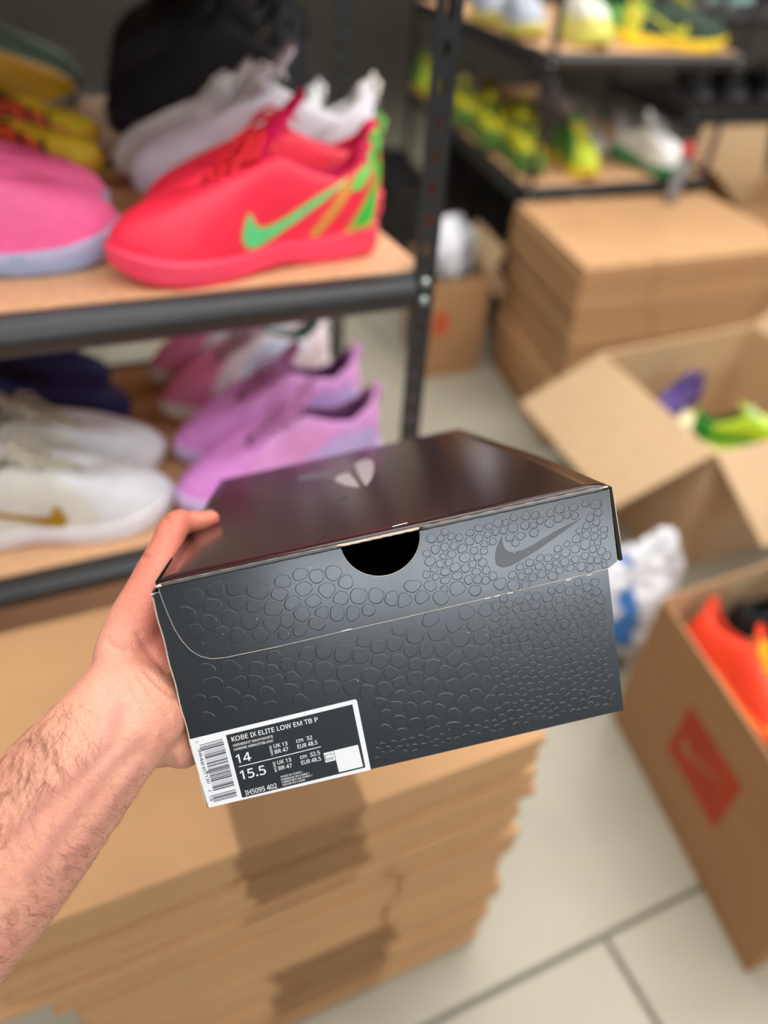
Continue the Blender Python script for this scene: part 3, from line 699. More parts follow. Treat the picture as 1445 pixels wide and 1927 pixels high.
# lid top
def topq(x, z, dy=0): return Vector((x, ty(x)-.9+dy-(.8*math.sin(math.pi*min(1, max(0, z/L_)))), z))
bm = bmesh.new(); G = []
NX, NZ = 24, 24
xl = lambda z: 1.8+.4*z/L_; xr = lambda z: 264.2+3.2*math.sin(math.pi*min(1, z/250))-.3*z/L_
zb_ = lambda x: 371.6+(x/262)*14.8
for dy in (0, 1.0):
    for j in range(NZ+1):
        for i in range(NX+1):
            zz0 = j/NZ; x0 = xl(zz0*375)+(xr(zz0*375)-xl(zz0*375))*i/NX; z = -.2+(zb_(x0)+.2)*zz0
            G.append(topq(x0, z, dy)*mm)
f = []; n1 = (NX+1)*(NZ+1)
for s_ in (0, n1):
    for j in range(NZ):
        for i in range(NX):
            a = s_+j*(NX+1)+i; q = (a, a+1, a+NX+2, a+NX+1); f.append(q[::-1] if s_ else q)
bd = [i for i in range(NX+1)]+[j*(NX+1)+NX for j in range(1, NZ+1)]+[NZ*(NX+1)+i for i in range(NX-1, -1, -1)]+[j*(NX+1) for j in range(NZ-1, 0, -1)]
nf = len(f)
for a, b in zip(bd, bd[1:]+bd[:1]): f.append((a, b, b+n1, a+n1))
me = pydata(G, f); bmx = bmesh.new(); bmx.from_mesh(me); bmesh.ops.recalc_face_normals(bmx, faces=bmx.faces); bmx.to_mesh(me); bmx.free()
o = link('lid_top', me, [m_top, m_raw], lid)
for pf in me.polygons[nf:]: pf.material_index = 1
for pf in me.polygons[:nf]: pf.use_smooth = True
# pale torn board along the notch and at the corners
bm = bmesh.new(); pts = [Vector((x, ty(x)+.1+.12*math.sin(x), ZF+.9))*mm for x in [NC-NR-1.5+i*(2*NR+2.5)/24 for i in range(25)]]; tube(bm, pts, .00062, 6)
for c_, r_ in (((NC-NR-.5, ty(NC)-.1, ZF+.6), .0012), ((NC+NR-2, ty(NC)-.6, ZF+.9), .0009), ((2.2, 1.9, ZF+.3), .0016), ((262.5, -2.6, -.6), .0014), ((259.5, -2.5, -.6), .0009), ((-2.6, 6.2, .1), .0011)):
    bmesh.ops.create_icosphere(bm, subdivisions=1, radius=r_, matrix=Matrix.Translation(Vector(c_)*mm) @ Matrix.Diagonal((1.5, .5, 1, 1)))
link('torn_edge', bm_mesh(bm), m_raw, lid, kind='stuff')
# lid sides and back
bm = bmesh.new()
v = [(264.4, -2.2, -1.2), (266.3, -2.2, -1.2), (268.2, 43.4, -1.0), (266.0, 43.4, -1.0)]
vb = [(264.0, -2.4, 384), (265.6, -2.4, 384), (266.5, 43, 384), (265, 43, 384)]
vm = [(266.6, -3, 130), (268.4, -3, 130), (268.8, 43, 130), (267.4, 43, 130)]
loft(bm, [[Vector(p)*mm for p in q] for q in (v, vm, vb)])
bx_ = lambda *a: box(bm, *[q*mm for q in a])
bx_(1.0, 1, 372, 265, 43, 373.2)
link('lid_side', bm_mesh(bm), m_dark, lid)
bm = bmesh.new(); tube(bm, [Vector((266.5+i*.19, -2+i*4.2, -1.0))*mm for i in range(9)], .00035, 5); link('worn_edge', bm_mesh(bm), m_raw, lid)
bm = bmesh.new(); loft(bm, [[Vector(p)*mm for p in ((-3.0+k, 3, z), (-2.75+k, 3, z), (-2.75+k, 44, z), (-3.0+k, 44, z))] for z, k in ((14, .2), (371, 5.5))]); link('lid_side', bm_mesh(bm), m_dark, lid)
# printed swoosh on the lid front
SWB = [bpt(700+X*.34602, 850+Y*.34591, (ZF-.06)*mm) for X, Y in SWOOSH]
bm = bmesh.new(); prism3(bm, [(p.x/mm, p.y/mm) for p in SWB], ZF-.10, ZF-.005, 0, 0, 0); link('swoosh', bm_mesh(bm), m_swb, lid)
# foil crest on the lid top
def topfill(name, pts, m):
    P = [bpt(540+X*.15225, 830+Y*.15222, 0, 1) for X, Y in pts]
    bm = bmesh.new(); vs = []
    for p in P:
        x, z = p.x/mm, p.z/mm; vs.append(bm.verts.new(topq(x, z, -.16)*mm))
    n = len(vs); ed = [bm.edges.new((vs[i], vs[(i+1) % n])) for i in range(n)]
    bmesh.ops.triangle_fill(bm, use_beauty=True, edges=ed)
    return link(name, bm_mesh(bm), m, lid)
topfill('foil_crest', [(585, 500), (640, 445), (760, 415), (850, 510), (905, 600), (840, 600), (740, 580), (650, 545)], m_foil)
topfill('foil_crest', [(835, 310), (900, 270), (1000, 245), (1070, 280), (1078, 400), (1050, 500), (985, 590), (930, 520), (880, 420)], m_foil)
topfill('foil_crest', [(150, 440), (350, 405), (560, 385), (578, 440), (560, 485), (300, 500), (140, 520)], m_foil2)
topfill('foil_signature', [(600, 735), (640, 715), (700, 722), (760, 700), (770, 722), (700, 745), (640, 752), (608, 760)], m_swb)
topfill('foil_signature', [(880, 680), (920, 652), (965, 650), (968, 680), (930, 690), (886, 700)], m_swb)
# faint specks of wear
bm = bmesh.new(); rr = random.Random(3)
for k in range(26):
    if k < 15: p = Vector((rr.uniform(15, 250), rr.uniform(8, 46), ZF-.05))
    else: p = Vector((rr.uniform(5, 250), rr.uniform(55, 135), -.08))
    if abs(p.x-NC) < 26 and p.y < 26: continue
    bmesh.ops.create_icosphere(bm, subdivisions=1, radius=rr.uniform(.0001, .00022), matrix=Matrix.Translation(p*mm))
for x in [96, 97.3, 98.5, 182, 188, 196, 232, 245]: tube(bm, [Vector((x, 50.6-.013*(x-60), ZF-.05))*mm, Vector((x+3.2, 50.5-.013*(x-60), ZF-.05))*mm], .00022, 4)
tube(bm, [Vector((137, -1.6, 12))*mm, Vector((146, -1.9, 12.6))*mm], .0003, 4)
link('wear_speck', bm_mesh(bm), m_white, SB, kind='stuff')
# embossed scales: rounded cells raised from the paper
def cells(rfun, inside, x0, x1, y0, y1, seed):
    rr = random.Random(seed); pts = []
    grid = {}
    def near(x, y, r):
        gx, gy = int(x//8), int(y//8)
        for a in range(gx-2, gx+3):
            for b in range(gy-2, gy+3):
                for q in grid.get((a, b), ()): yield q
    for it in range(26000):
        x, y = rr.uniform(x0, x1), rr.uniform(y0, y1); r = rfun(x, y)*rr.uniform(.9, 1.12)
        if all((q[0]-x)**2+((q[1]-y)*1.12)**2 > ((q[2]+r)*.86)**2 for q in near(x, y, r)):
            q = (x, y, r); pts.append(q); grid.setdefault((int(x//8), int(y//8)), []).append(q)
    out = []
    for (x, y, r) in pts:
        poly = [(x+2.2*r*math.cos(t), y+2.2*r*math.sin(t)) for t in [math.pi*2*k/10+.3 for k in range(10)]]
        poly = [(x+1.35*r*sx, y+1.2*r*sy) for sx, sy in ((1, .4), (.5, 1), (-.5, 1), (-1, .4), (-1, -.4), (-.5, -1), (.5, -1), (1, -.4))]
        for q in near(x, y, r):
            if q[0] == x and q[1] == y: continue
            dx, dy = q[0]-x, q[1]-y; d = math.hypot(dx, dy)
            if d > 3.2*(r+q[2]): continue
            lim = d*r/(r+q[2]); nx, ny = dx/d, dy/d; new = []
            for (ax, ay), (bx, by) in zip(poly, poly[1:]+poly[:1]):
                da = (ax-x)*nx+(ay-y)*ny-lim; db = (bx-x)*nx+(by-y)*ny-lim
                if da <= 0: new.append((ax, ay))
                if da*db < 0: s_ = da/(da-db); new.append((ax+(bx-ax)*s_, ay+(by-ay)*s_))
            poly = new
            if len(poly) < 3: break
        if len(poly) < 3: continue
        cx = sum(p[0] for p in poly)/len(poly); cy = sum(p[1] for p in poly)/len(poly)
        ds = []
        for k in range(18):
            a = math.pi*2*k/18; ux, uy = math.cos(a), math.sin(a); best = 9
            for (ax, ay), (bx, by) in zip(poly, poly[1:]+poly[:1]):
                den = ux*(by-ay)-uy*(bx-ax)
                if abs(den) < 1e-9: continue
                t = ((ax-cx)*(by-ay)-(ay-cy)*(bx-ax))/den; s_ = ((ax-cx)*uy-(ay-cy)*ux)/den
                if t > 0 and -1e-6 <= s_ <= 1+1e-6: best = min(best, t)
            ds.append(best)
        mn = sum(ds)/18; kk = rr.uniform(.86, .95); ds = [min(d*.96, (d*.62+mn*.38))*kk for d in ds]
        ds = [(ds[i-1]+2*ds[i]+ds[(i+1) % 18])/4 for i in range(18)]
        poly = [(cx+d*math.cos(math.pi*2*k/18), cy+d*math.sin(math.pi*2*k/18)) for k, d in enumerate(ds)]
        for _ in range(1):
            poly = [q for (a, b) in zip(poly, poly[1:]+poly[:1]) for q in ((a[0]*.75+b[0]*.25, a[1]*.75+b[1]*.25), (a[0]*.25+b[0]*.75, a[1]*.25+b[1]*.75))]
        if all(inside(p[0], p[1]) for p in poly): out.append((cx, cy, poly))
    return out
def emboss(name, cl, zs, h, parent):
    v = []; f = []
    for (cx, cy, poly) in cl:
        n = len(poly); b = len(v); sz = sum(math.hypot(p[0]-cx, p[1]-cy) for p in poly)/n; ins = min(.42, sz*.22)/sz
        for k, z in ((1, 0), (1-ins*.5, h*.8), (1-ins, h), (.5, h*.98)):
            for p in poly: v.append(((cx+(p[0]-cx)*k)*mm, (cy+(p[1]-cy)*k)*mm, (zs-z)*mm))
        v.append((cx*mm, cy*mm, (zs-h*.97)*mm)); c = len(v)-1
        for j in range(3):
            for i in range(n): i2 = (i+1) % n; f.append((b+j*n+i, b+(j+1)*n+i, b+(j+1)*n+i2, b+j*n+i2))
        for i in range(n): f.append((b+3*n+i, c, b+3*n+(i+1) % n))
    me = pydata(v, f); o = link(name, me, m_box, parent, False, kind='stuff'); return o
sx0, sx1 = min(p.x for p in SWB)/mm, max(p.x for p in SWB)/mm
sw2 = [(p.x/mm, p.y/mm) for p in SWB]
def sdist(x, y):
    best = 1e9; ins = False
    for (ax, ay), (bx, by) in zip(sw2, sw2[1:]+sw2[:1]):
        t = max(0, min(1, ((x-ax)*(bx-ax)+(y-ay)*(by-ay))/((bx-ax)**2+(by-ay)**2+1e-9))); best = min(best, math.hypot(x-ax-t*(bx-ax), y-ay-t*(by-ay)))
        if (ay > y) != (by > y) and x < (bx-ax)*(y-ay)/(by-ay)+ax: ins = not ins
    return 0 if ins else best
def in_lid(x, y):
    if x > 262 or y < ty(x)+2.2 or y > (49.6 if x < 200 else 49.6-(x-200)*.05): return False
    if x < 30 and math.hypot((30-x)/26, max(0, y-12)/38) > .93: return False
    if x < 5: return False
    if (x-NC)**2+(y-1)**2 < (NR+.8)**2: return False
    return not (x > 185 and x < 250 and sdist(x, y) < .9)
def in_base(x, y):
    return 1 < x < 257 and 51.9-.019*x < y < 139.5 and not (x < 98.5 and y > 92)
r_lid = lambda x, y: 4.9 if x < 150 else (4.6 if (y > 38 and x < 200) else 2.75+.35*math.sin(x*.3)*math.sin(y*.4))
r_base = lambda x, y: 5.1+.5*math.sin(x*.09) if x+.12*(y-60) < 186 and y < 128 else max(2.05, 3.0-.009*(y-50))
emboss('embossed_scales', cells(r_lid, in_lid, 3, 264, 0, 52, 4), ZF-.002, .13, lid)
emboss('embossed_scales', cells(r_base, in_base, 0, 260, 48, 142, 9), -.002, .13, SB)

GLYPHS = r'''
0-_~-+-T-;,e-@+g->+#-6*B-()i,n)<,Q(s,.(X+^(H++(C*H(L)p(i)H)<)-)z(x*j(s+g(x,e),-T)E.6)l.d*E/%+,/.+k/%,C.d,k.6*$-2)w,S)t+g)w*z*$*@*3)o*G)Q*c)?+,)9+O)?+k)P,$)o,3*?,<*z,?+g,<,S,3-2,$-^+k-|+O.2+,.8*c.2*G-|*3-^~(k(m(l(j(m(k(j(n(m(j(o(n(i))(j))(o(j(i)*)))((o)))((U(o(h)*(i(h)+)*)'(U)((h),)+)&(U)'(h(p),)%(U)&)%(V(U(g(p(h(g(q(p)$(V)%)$(W(V(f(q(g(f(r(q)#(W)$)#(X(W(f(s(r(}(X)#(e(s(f(}(Y(X(e(t(s(|(Y(}(d(t(e(|(Z(Y(d(u(t({(Z(|(c(u(d(c(v(u(z(Z({(z([(Z(c(w(v(y([(z(c(x(w(x([(y(x(]([(b(x(c(b(](x(b(^(](a(^(b(a(_(^(`(_(a
1-_~+o/&+o(K*p(K*p-#*p-9*p-K*q-Z*q-j*r-x*r-n*x-t*l-j*`-_*Q-R)g,u)4-Y+&/&~(e(U(f(e(^(U(^(`(U(`(V(U(e(a(^(a(](^(_(`(^(a(](`(](V(`([(V(](e(b(a(e(c(b(Z(V([(d(c(e(Y(V(Z(X(V(Y(W(V(X
2-_~->)E->(K(r(K(r):*V*{+$+I+E+n+_,3+q,R+|,s,$-;+y-b+g-|+I.2+#.7*X.4*8.*)t-t)L-W(u.<):.U)T.f)r.u*7/$*Y/++$/.+W/),*.u,O.],k.<,|-o-'-?,},m,n,A,W+t,9+K+p+#+E*S*+):*+)E~(n(p(o(m(p(n(m(q(p(l(q(m(l(r(q(k(r(l(j(r(k(j(s(r(i(s(j(i(d(s(d(c(s(c(t(s(h(g(i(g(f(i(f(e(i(e(d(i(b(t(c(a(t(b(a(u(t(`(u(a(`(v(u(_(v(`(^(v(_(^(w(v(](w(^(](x(w([(x(]([(y(x(Z(y([(Z(z(y(Y(z(Z(Y({(z(X({(Y(X(}({(}(|({(X(U(}(X(V(U(W(V(X
3-_~,S.^,x.,-(-J-%-$,t,^,a,A,F,+,'+v+g+n+g+z,B+m,q+M-1*|-:*D-4)m,|)@,](v,/(Y+O(I*c(C*6(E)h(J)@(T(p(g(p)d)H)N)p)B*=);*d)8+H)@+r)T,.)u,6*F,2*d,&*z+l+0+N+<+'+D*T+F)m+F)m,=*T,=+$,@+F,I+`,X+r,m+}-*,&-E+{-g+i.$+J.3*}.8*a.7*G.2*0.,)v-})a-r)C-`(o.E)@.b)l.v*C/)*|/.+t/#~)8):)9)7):)8)7(U):)6(U)7)5(U)6)5).(U).(V(U)4)3)5)3)2)5)2)1)5)1)0)5)0)/)5)/).)5)-(V).),(V)-),(W(V)+(W),)*(W)+)*(X(W))(X)*)((X)))((Y(X)'(Y)()'(Z(Y)&(Z)')%(Z)&)%([(Z)$([)%(})$)#(}(_)$(_([)$(_(]([(}(^(_(`(](_(^(`(](}(`(^(}(a(`(}(|(a(|({(a({(b(a(z(b({(y(b(z(x(b(y(x(c(b(w(c(x(v(c(w(u(c(v(u(d(c(t(d(u(t(e(d(m(o(n(s(e(t(m(p(o(m(q(p(s(f(e(r(f(s(m(r(q(m(f(r(m(g(f(l(g(m(l(h(g(k(h(l(j(h(k(j(i(h
4-_~-Y*n-Y)s,`)s,`(J+`(J+`)s([)s([*d+a/*,`/*,`*n+`*n+`,d+`,x+a-/+a-@+b-P+b-`+c-n+c-|+d-}+s-}+o-t+f-b+[-P+Q-C)g*n~(](_(^(](j(_(j(k(_(k(`(_(](i(j(l(`(k(](h(i(m(`(l(](g(h(n(f(m(f(`(m(](n(g(n(f(g(](o(n(e(`(f(](p(o(d(`(e(c(`(d(b(`(c(a(`(b(](a(p(](`(a(](U(`(](V(U([(V(](Z(V([(Y(W(Z(W(V(Z(Y(X(W
5-_~*I,S*c,U+$,V+],Q,4,A,],',|+_-4+2-:*X-3)y,z)F,X(y,+([+N(I*i(C*<(E)n(K)H(U)$(g)$)f)Q)N)w)C*C)<*j)9+5)<+U)F+p)U,()l,4*-,8*P,0+$+t+E+J+Z*g+b*O+a*4+^)v+Y)]+T)1+q)H/&,m/&,m.+*<.+*0,O*4,P~(|)%(})%)#(})%)$)#(|)&)%(V(X(W(U(X(V)'(X(U)'(Y(X)&(Y)'(|(Y)&(|(Z(Y(|([(Z({(z(|(z(y(|(y(x(|(x(w(|(w([(|(v([(w(v(]([(u(](v(t(](u(t(^(](s(^(t(s(_(^(r(_(s(q(_(r(q(`(_(p(`(q(h(j(i(o(`(p(h(k(j(o(a(`(n(a(o(h(l(k(m(a(n(h(m(l(h(a(m(h(b(a(g(b(h(g(c(b(f(c(g(e(c(f(e(d(c
6-_~),*#(|*X(x+;(z+o)$,E).,v)<-H)Q-s)n.=*6.^*b.u+</)+z/.,1/-,F/,,Y/*,q/$,q.-,T.5,D.8,3.9+|.:+J.5+#.(*_-o*G-S*5-3*),h)},=)z+u)n+u)z,)*1,:*G,I*a,T+$,[+F,^+x,X,H,H,l,--,+c-=+5-B*Y-<){-+)H,i({,B([+n(I+6(C*g(G*@(S)x(h)X)*)?)O*`)D*v);+5)8+`)@,%)V,;)|,B*Y,<+-,)+O+e+f+7+m*r+i*U+_*>+M*-+9)}+#)z*h){*N*&*6*/)z*;)e*L)R~(a(c(b(a(d(c(a(e(d(a(f(e(`(f(a(`(g(f(_(h(`(h(g(`(^(k(_(k(j(_(j(i(_(i(h(_(](l(^(l(k(^(](m(l(](n(m([(n(]([(o(n([(p(o(Z(p([(Z(q(p(Y(q(Z(Y(r(q(y({(z(x({(y(x(|({(w(|(x(v(|(w(v(}(|(X(r(Y(X(u(r(u(s(r(u(}(v(u)#(}(X(t(u(s)#(u(X(s(t(X);(s);)#(s(W)<(X)<);(X):)#);(W)=)<)9)#):)9)$)#(W)>)=)8)$)9(W)?)>(V)?(W(V)@)?)8)%)$)7)%)8(V)A)@(V)B)A)7)&)%)6)&)7(U)B(V(U)C)B(U)D)C)0)D(U)5)&)6)5)')&)0)E)D)0)F)E)4)')5)0)1)F)/)1)0)4)()')/)2)1)3)()4)/)3)2)/)()3).)()/).)))()-))).)-)*))),)*)-),)+)*
7-_~*c(K)X(K,5.+(o.+(o/&-@/&-@.=~(X(Z(Y(X([(Z(X(W([(W(U([(V(U(W
8-_~**.x*U/)+,/.+^/*,..x,S.d,p.F-'-|---O-)-,,x,h,f,N,M,7,2,$,%+w,7+n,V+X,s+@--+$-;*]-@*5-:)a-')7,d(q,;(W+f(H+.(C*M(H)v(V)M(o)0)4(y)^(s*3(x*Z)**})>+?)X+W)w+l*++t)y+|)`,5)J,L)9,h).-,)+-O)1-|)C.E)a.c*#*b)u*L)r*3)y)k*2)N*T)<+,)5+^)<,%)N,:)l,A*5,=*L,3*a,#*t+h+*+J+9+)+G*{+J*_+=*D+,*0*v+p.'+R.6++.;*`.6*C.'*0-l**-L*--4*6,{*E,j*Y,[*s,M+/,B+E,M+[,Z+o,j+},{,*-4,--L,'-l~(V(X(W(V(Y(X(U(Y(V(U(Z(Y)*(Z(U)*([(Z))([)*)))B([)B)A([)A(]([)()C)))C)B)))()D)C)@(])A)S(])@)()E)D)')E)()S(^(])R(^)S)')F)E)&)F)')R(_(^)&)G)F)Q(_)R)P(_)Q)&)H)G)%)H)&)P(`(_)O(`)P)%)I)H)%)J)I)N(`)O)N(a(`)$)J)%)$)K)J)M(a)N)M(b(a)$)L)K)L(b)M)#)L)$)#(b)L)#(c(b(}(c)#(}(d(c(|(d(}(|(e(d({(e(|({(f(e(z(f({(z(g(f(y)<(z)<(g(z(y)=)<);(g)<):(g);):(h(g(x)=(y(x)>)=)9(h):(x)?)>)8(h)9)8(i(h(w)?(x(w)+)?)7(i)8(w),)+)6(i)7)6(j(i(v),(w)5(j)6(v)-),)5(k(j)4(k)5(u)-(v(u).)-)3(k)4(u)/).)3(l(k(t)/(u)2(l)3(t)0)/(t)1)0)1(l)2)1(m(l(t(m)1(s(m(t(s(n(m(r(n(s(r(o(n(q(o(r(q(p(o
9-_~-/-M-:,s->,5-<+^-7+,-.*V,z*(,e)X,H)3,%(o+S(V*z(H*;(C*)(C)p(E)[(H)C(M)C)D)`)=)q)9*()7*9)7*l);+8)H+V)^+o)x,&*>,2*d,9+4,<+V,G+V,<+G,*+6+o+(+T*w+6*p*n*n*=*s)m+))I+C)/+i(y,;(t,q(z-Q)1.()N.Q)v.p*J/(+&/.+O/*+w.x,?.c,_.F,w-{+W.-+@.5+&.8*W.1*6-u){-O)t,r)z,C*1+|*P+g+#+`+D+c+b+n+x,#,/,7,9,M,=,e,;,},5-:,,-R+{-h+k-z~)*),)+)*)-),)))-)*))).)-)().)))()/).)')3)()3)/)()3)2)/)2)0)/)')4)3)1)0)2)')5)4)F)0)1)&)5)')F(U)0)E(U)F)&)6)5)D(U)E)C(U)D)%)6)&)%)7)6)C(V(U)B(V)C)A(V)B)A(W(V)%)8)7)$)8)%)@(W)A)?(W)@)$)9)8)#)9)$)>(W)?)>(X(W)=(X)>)#):)9)<(X)=(}):)#(});):);(X)<(}(X);(}(s(X(s(t(X(t(Y(X(}(v(s(v(r(s(u(Y(t(v(Y(u(|(v(}(|(w(v(r(Y(v(q(Y(r(q(Z(Y({(w(|({(x(w({(y(x(z(y({(p(Z(q(p([(Z(o([(p(o(]([(n(](o(m(](n(m(^(](l(^(m(f(h(g(f(i(h(k(^(l(f(j(i(f(k(j(f(^(k(f(_(^(f(`(_(f(a(`(e(a(f(e(b(a(d(b(e(c(b(d
A.9~.G(K-A(K,V*H*5*H)K(K(F(K*{/(+p/(,9+B+X-.+U-7+P-F+J-W+E-j+@-z+G-d+L-v+G-e+C-T+>-F+:-9+7-.*U+B~(Z(]([(Z(d(](d(f(](f(U(](Z(c(d(e(g(d(g(f(d(e(U(f(Z(h(c(h(b(c(h(e(g(h(b(e(b(U(e(a(U(b(Z(i(h(Z(j(i(`(U(a(Z(k(j(_(U(`(Z(l(k(^(U(_(l(W(^(W(U(^(Z(X(l(X(W(l(Z(Y(X(V(U(W
B.B~)?/&+9/&,?.y-,.`-Y./-i-B-e,{-Z,]-J,B-2,,,p+x,U+p,U+|,q+u-7+h-S+S-j+8-x*p-|*D-v)l-b)@-B(x,s(`,?(P+_(K)?(K*A,@+F,@,(,E,K,U,^,p,d-9,]-^,F-v+z.)+;..*A..+J+J*A+J*A)B+P)B,4)I,Y)^,n)},u*J,r*d,i*z,Y+0,A+>+z+G~(o(z(U(z(V(U(z(W(V(z(X(W(z(Y(X(z(y(Y(y(x(Y(x(w(Y(w(Z(Y(o(p(z(v(Z(w(u(Z(v(u([(Z(t([(u(t(]([(s(](t(s(^(](r(^(s(q(^(r(q(_(^(o(|(p(|(q(p(|(b(q(b(_(q(b(`(_(|(a(b(c(`(b(a(c(`(a(d(c(|(d(a(|(e(d(|({(e({),(e),(f(e(o(}(|)+(f),)*(f)+)*(g(f))(g)*)((g)))((h(g)'(h)()&(h)')&(i(h)%(i)&)%(j(i)$(j)%)#(j)$(o)#(}(o(j)#(o(k(j(o(l(k(o(m(l(o(n(m
C.4~,v.+,T.2,0.4+b.0+<.%*v-n*[-T*E-5*5,j*+,=*(+f*-+%*=*I*W)x*|)W+P)C,0)<,S)>,v)C-<)J-j)V-j(^-A(P,y(I,R(D,%(C+,(L*B(i)g)<)@){))*k(}+g)',L)4-,)K-a)l.3*:.W*l.s+J/(,1/.,^/+-./%-V.u.(.b-^-m-9-|~(|)#(}(|)$)#({)$(|({)%)$({)&)%(z)&({(z(V)&(V(U)&(U)()&)()')&(y(W(z(W(V(z(y(X(W(x(X(y(x(Y(X(x(Z(Y(x([(Z(w([(x(w(]([(w(^(](v(^(w(v(_(^(u(_(v(u(`(_(t(`(u(t(a(`(t(b(a(s(b(t(s(c(b(r(c(s(r(d(c(r(e(d(i(k(j(h(k(i(r(f(e(g(k(h(f(k(g(r(k(f(q(k(r(p(k(q(p(l(k(p(m(l(o(m(p(o(n(m
D/(~.8-V.S,i.]+l.R*k.7)z-d)=-&(n,4(S+5(K)?(K)?/&+F/&,>.x-,._-g.5,y)z-G*d-U+j-O,R-=--,{-U,R-r+z.(+:..*A..*A)C+*)C,3)Q~(_(n(`(n(a(`(n(b(a(n(c(b(n(d(c(n(m(d(m(l(d(l(U(d(_(o(n(k(U(l(j(U(k(j(V(U(i(V(j(h(V(i(h(W(V(g(W(h(g(X(W(f(X(g(f(Y(X(e(Y(f(q(Y(e(q(Z(Y(p(Z(q(_(p(o(_(Z(p(_([(Z(_(]([(_(^(]
E-Q~-+)D-+(K)?(K)?/&-+/&-+.,*A.,*A,A,w,A,w+I*A+I*A)D~(W([(X([(Y(X([(Z(Y(W(]([(W(`(](`(^(](`(_(^(W(a(`(W(U(a(W(V(U
F-3~*A+0*A(K)?(K)?/&-+/&-+.,*A.,*A,),w,),w+0~(W([(X([(Y(X([(Z(Y(W(]([(W(U(](U(^(](U(_(^(W(V(U
G/'~,)++,),%.O,%.O(d-t(T-C(J,k(E,0(C+6(L*I(i)l);)C)y)**j(}+f)+,b)F-R)t.4*V.c+G/$,F/.,w/+-J/%-u.u.K.c.'-l-Y-|-5.+,k.2,C.4+a.-+--t*_-S*@-(*.,L*'+f*-+'*=*K*W)y+$)W+X)C,A)<,d)=-&)?->)D-M)G-M++~(h(j(i(h(k(j(h(l(k(g(l(h(g(m(l(f(m(g(f(r(m(r(q(m(q(p(m(p(o(m(o(n(m(e(s(f(s(r(f(e(t(s(e(u(t(e(v(u(d(v(e(d(w(v(c(w(d(c(x(w(U(W(V(U)((W)((X(W(b(x(c(b(y(x)'(X)((b(z(y(a(z(b(a({(z(a(|({(`(|(a(`(}(|)&(X)')%(X)&(`)#(})$(X)%)#(X)$(`(X)#(_(X(`(^(X(_(^(Y(X(^(Z(Y(](Z(^(]([(Z
H/1~.G/&.G(K-D(K-D+H*A+H*A(K)?(K)?/&*A/&*A,A-D,A-D/&~([(^(]([(_(^(`(U(a(`(V(U([(Y(_(Y(`(_(Y(X(`(X(V(`([(Z(Y(W(V(X
I+W~+@)-+@(K(l(K(l)-)T)<)T.4(l.D(l/&+@/&+@.D*W.4*W)<~([(^(]([(_(^(Z(_([(Z(`(_(Y(`(Z(Y(a(`(X(a(Y(X(U(a(W(U(X(W(V(U
K.)~+Y,/.=(K-)(K*q+J*A*|*A(K)?(K)?/&*A/&*A,**H,1*a,M*z,i+8-),}/&.7/&~([(^(]([(_(^(c(e(d(c(U(e(b(U(c(a(U(b(`(U(a(_(U(`(_(V(U([(Y(_(Y(X(_(X(V(_(W(V(X([(Z(Y
L-7~--(K)?(K)?/&*A/&*A)E--)E~(V(X(W(V(Y(X(V(Z(Y(V(U(Z
M0]~,7(U*/./*,./*--x*/-a*0-F*1-**1,g*1,H*1(U)I(U)I.w*Y.w,V)c,Y)c.Y.w/j.w/j(U.|(U.|,M.|,j.}-+/#-F/$-`/&-v/'../$..,t(U~(`(W(a(W(b(a(W(V(b(V(c(b(d(p(e(p(f(e(p(o(f(o(g(f(`(X(W(U(c(V(d(q(p(n(g(o(`(Y(X(m(g(n(`(Z(Y(l(g(m(`([(Z(k(g(l(j(g(k(`(]([(i(g(j(`(^(](h(g(i(`(_(^(U(d(c(U(q(d
N/@~.W/&.W(K-M(K*)-f*6-f*6-[*8-C*9-)*:,h*;,K*;,-*;(K)?(K)?/&*H/&-l)i-_)i-_)n-^**-]*E-[*c-Z+%-Y+@-Y/&~(b(X(c(X(d(c(X(Y(d(Y(e(d(l(U(m(l(V(U(b([(X([(W(X(Z(e(Y([(e(Z(b(]([(W(g([(g(e([(b(^(](b(_(^(b(`(_(b(a(`(k(V(l(j(V(k(i(V(j(h(V(i(g(V(h(W(f(g(V(e(g(W(e(f(W(V(e
O/Q~.f-R/#,b/*+g/&+%.t*D.^)k.?)=-s(t-C(Y,f(H,'(C+@(H*c(Y*2(u)f)>)G)k)2*E)&+&(}+h)),b)@-Q)f.4*A.c+-/%,'/.,z/%-d.d.?.5*;-**-,M*(+g*-+%*<*H*T)w*w)V+I)B,')<,`)B-1)V-S)w-l*H-z+%.$+g-t,k-S-U,x.&,'.5+I..*w-v*T-U~(m(o(n(m(p(o(l(p(m(l(q(p(k))(l))(q(l(k)*)))((q)))((U(q(j)*(k(j)+)*)'(U)((j),)+(j(r),)&(U)')&(V(U(i(r(j(i(s(r)%(V)&(h(s(i)%(W(V(h(t(s(g(t(h)%(X(W(g(u(t)$(X)%(f(u(g)$(Y(X(f(v(u)#(Y)$(f(w(v(}(Y)#(e(w(f(}(Z(Y(e(x(w(|(Z(}(d(x(e(|([(Z(d(y(x({([(|(d(z(y(z([({(c(z(d(z(]([(c(](z(b(](c(b(^(](a(^(b(a(_(^(`(_(a
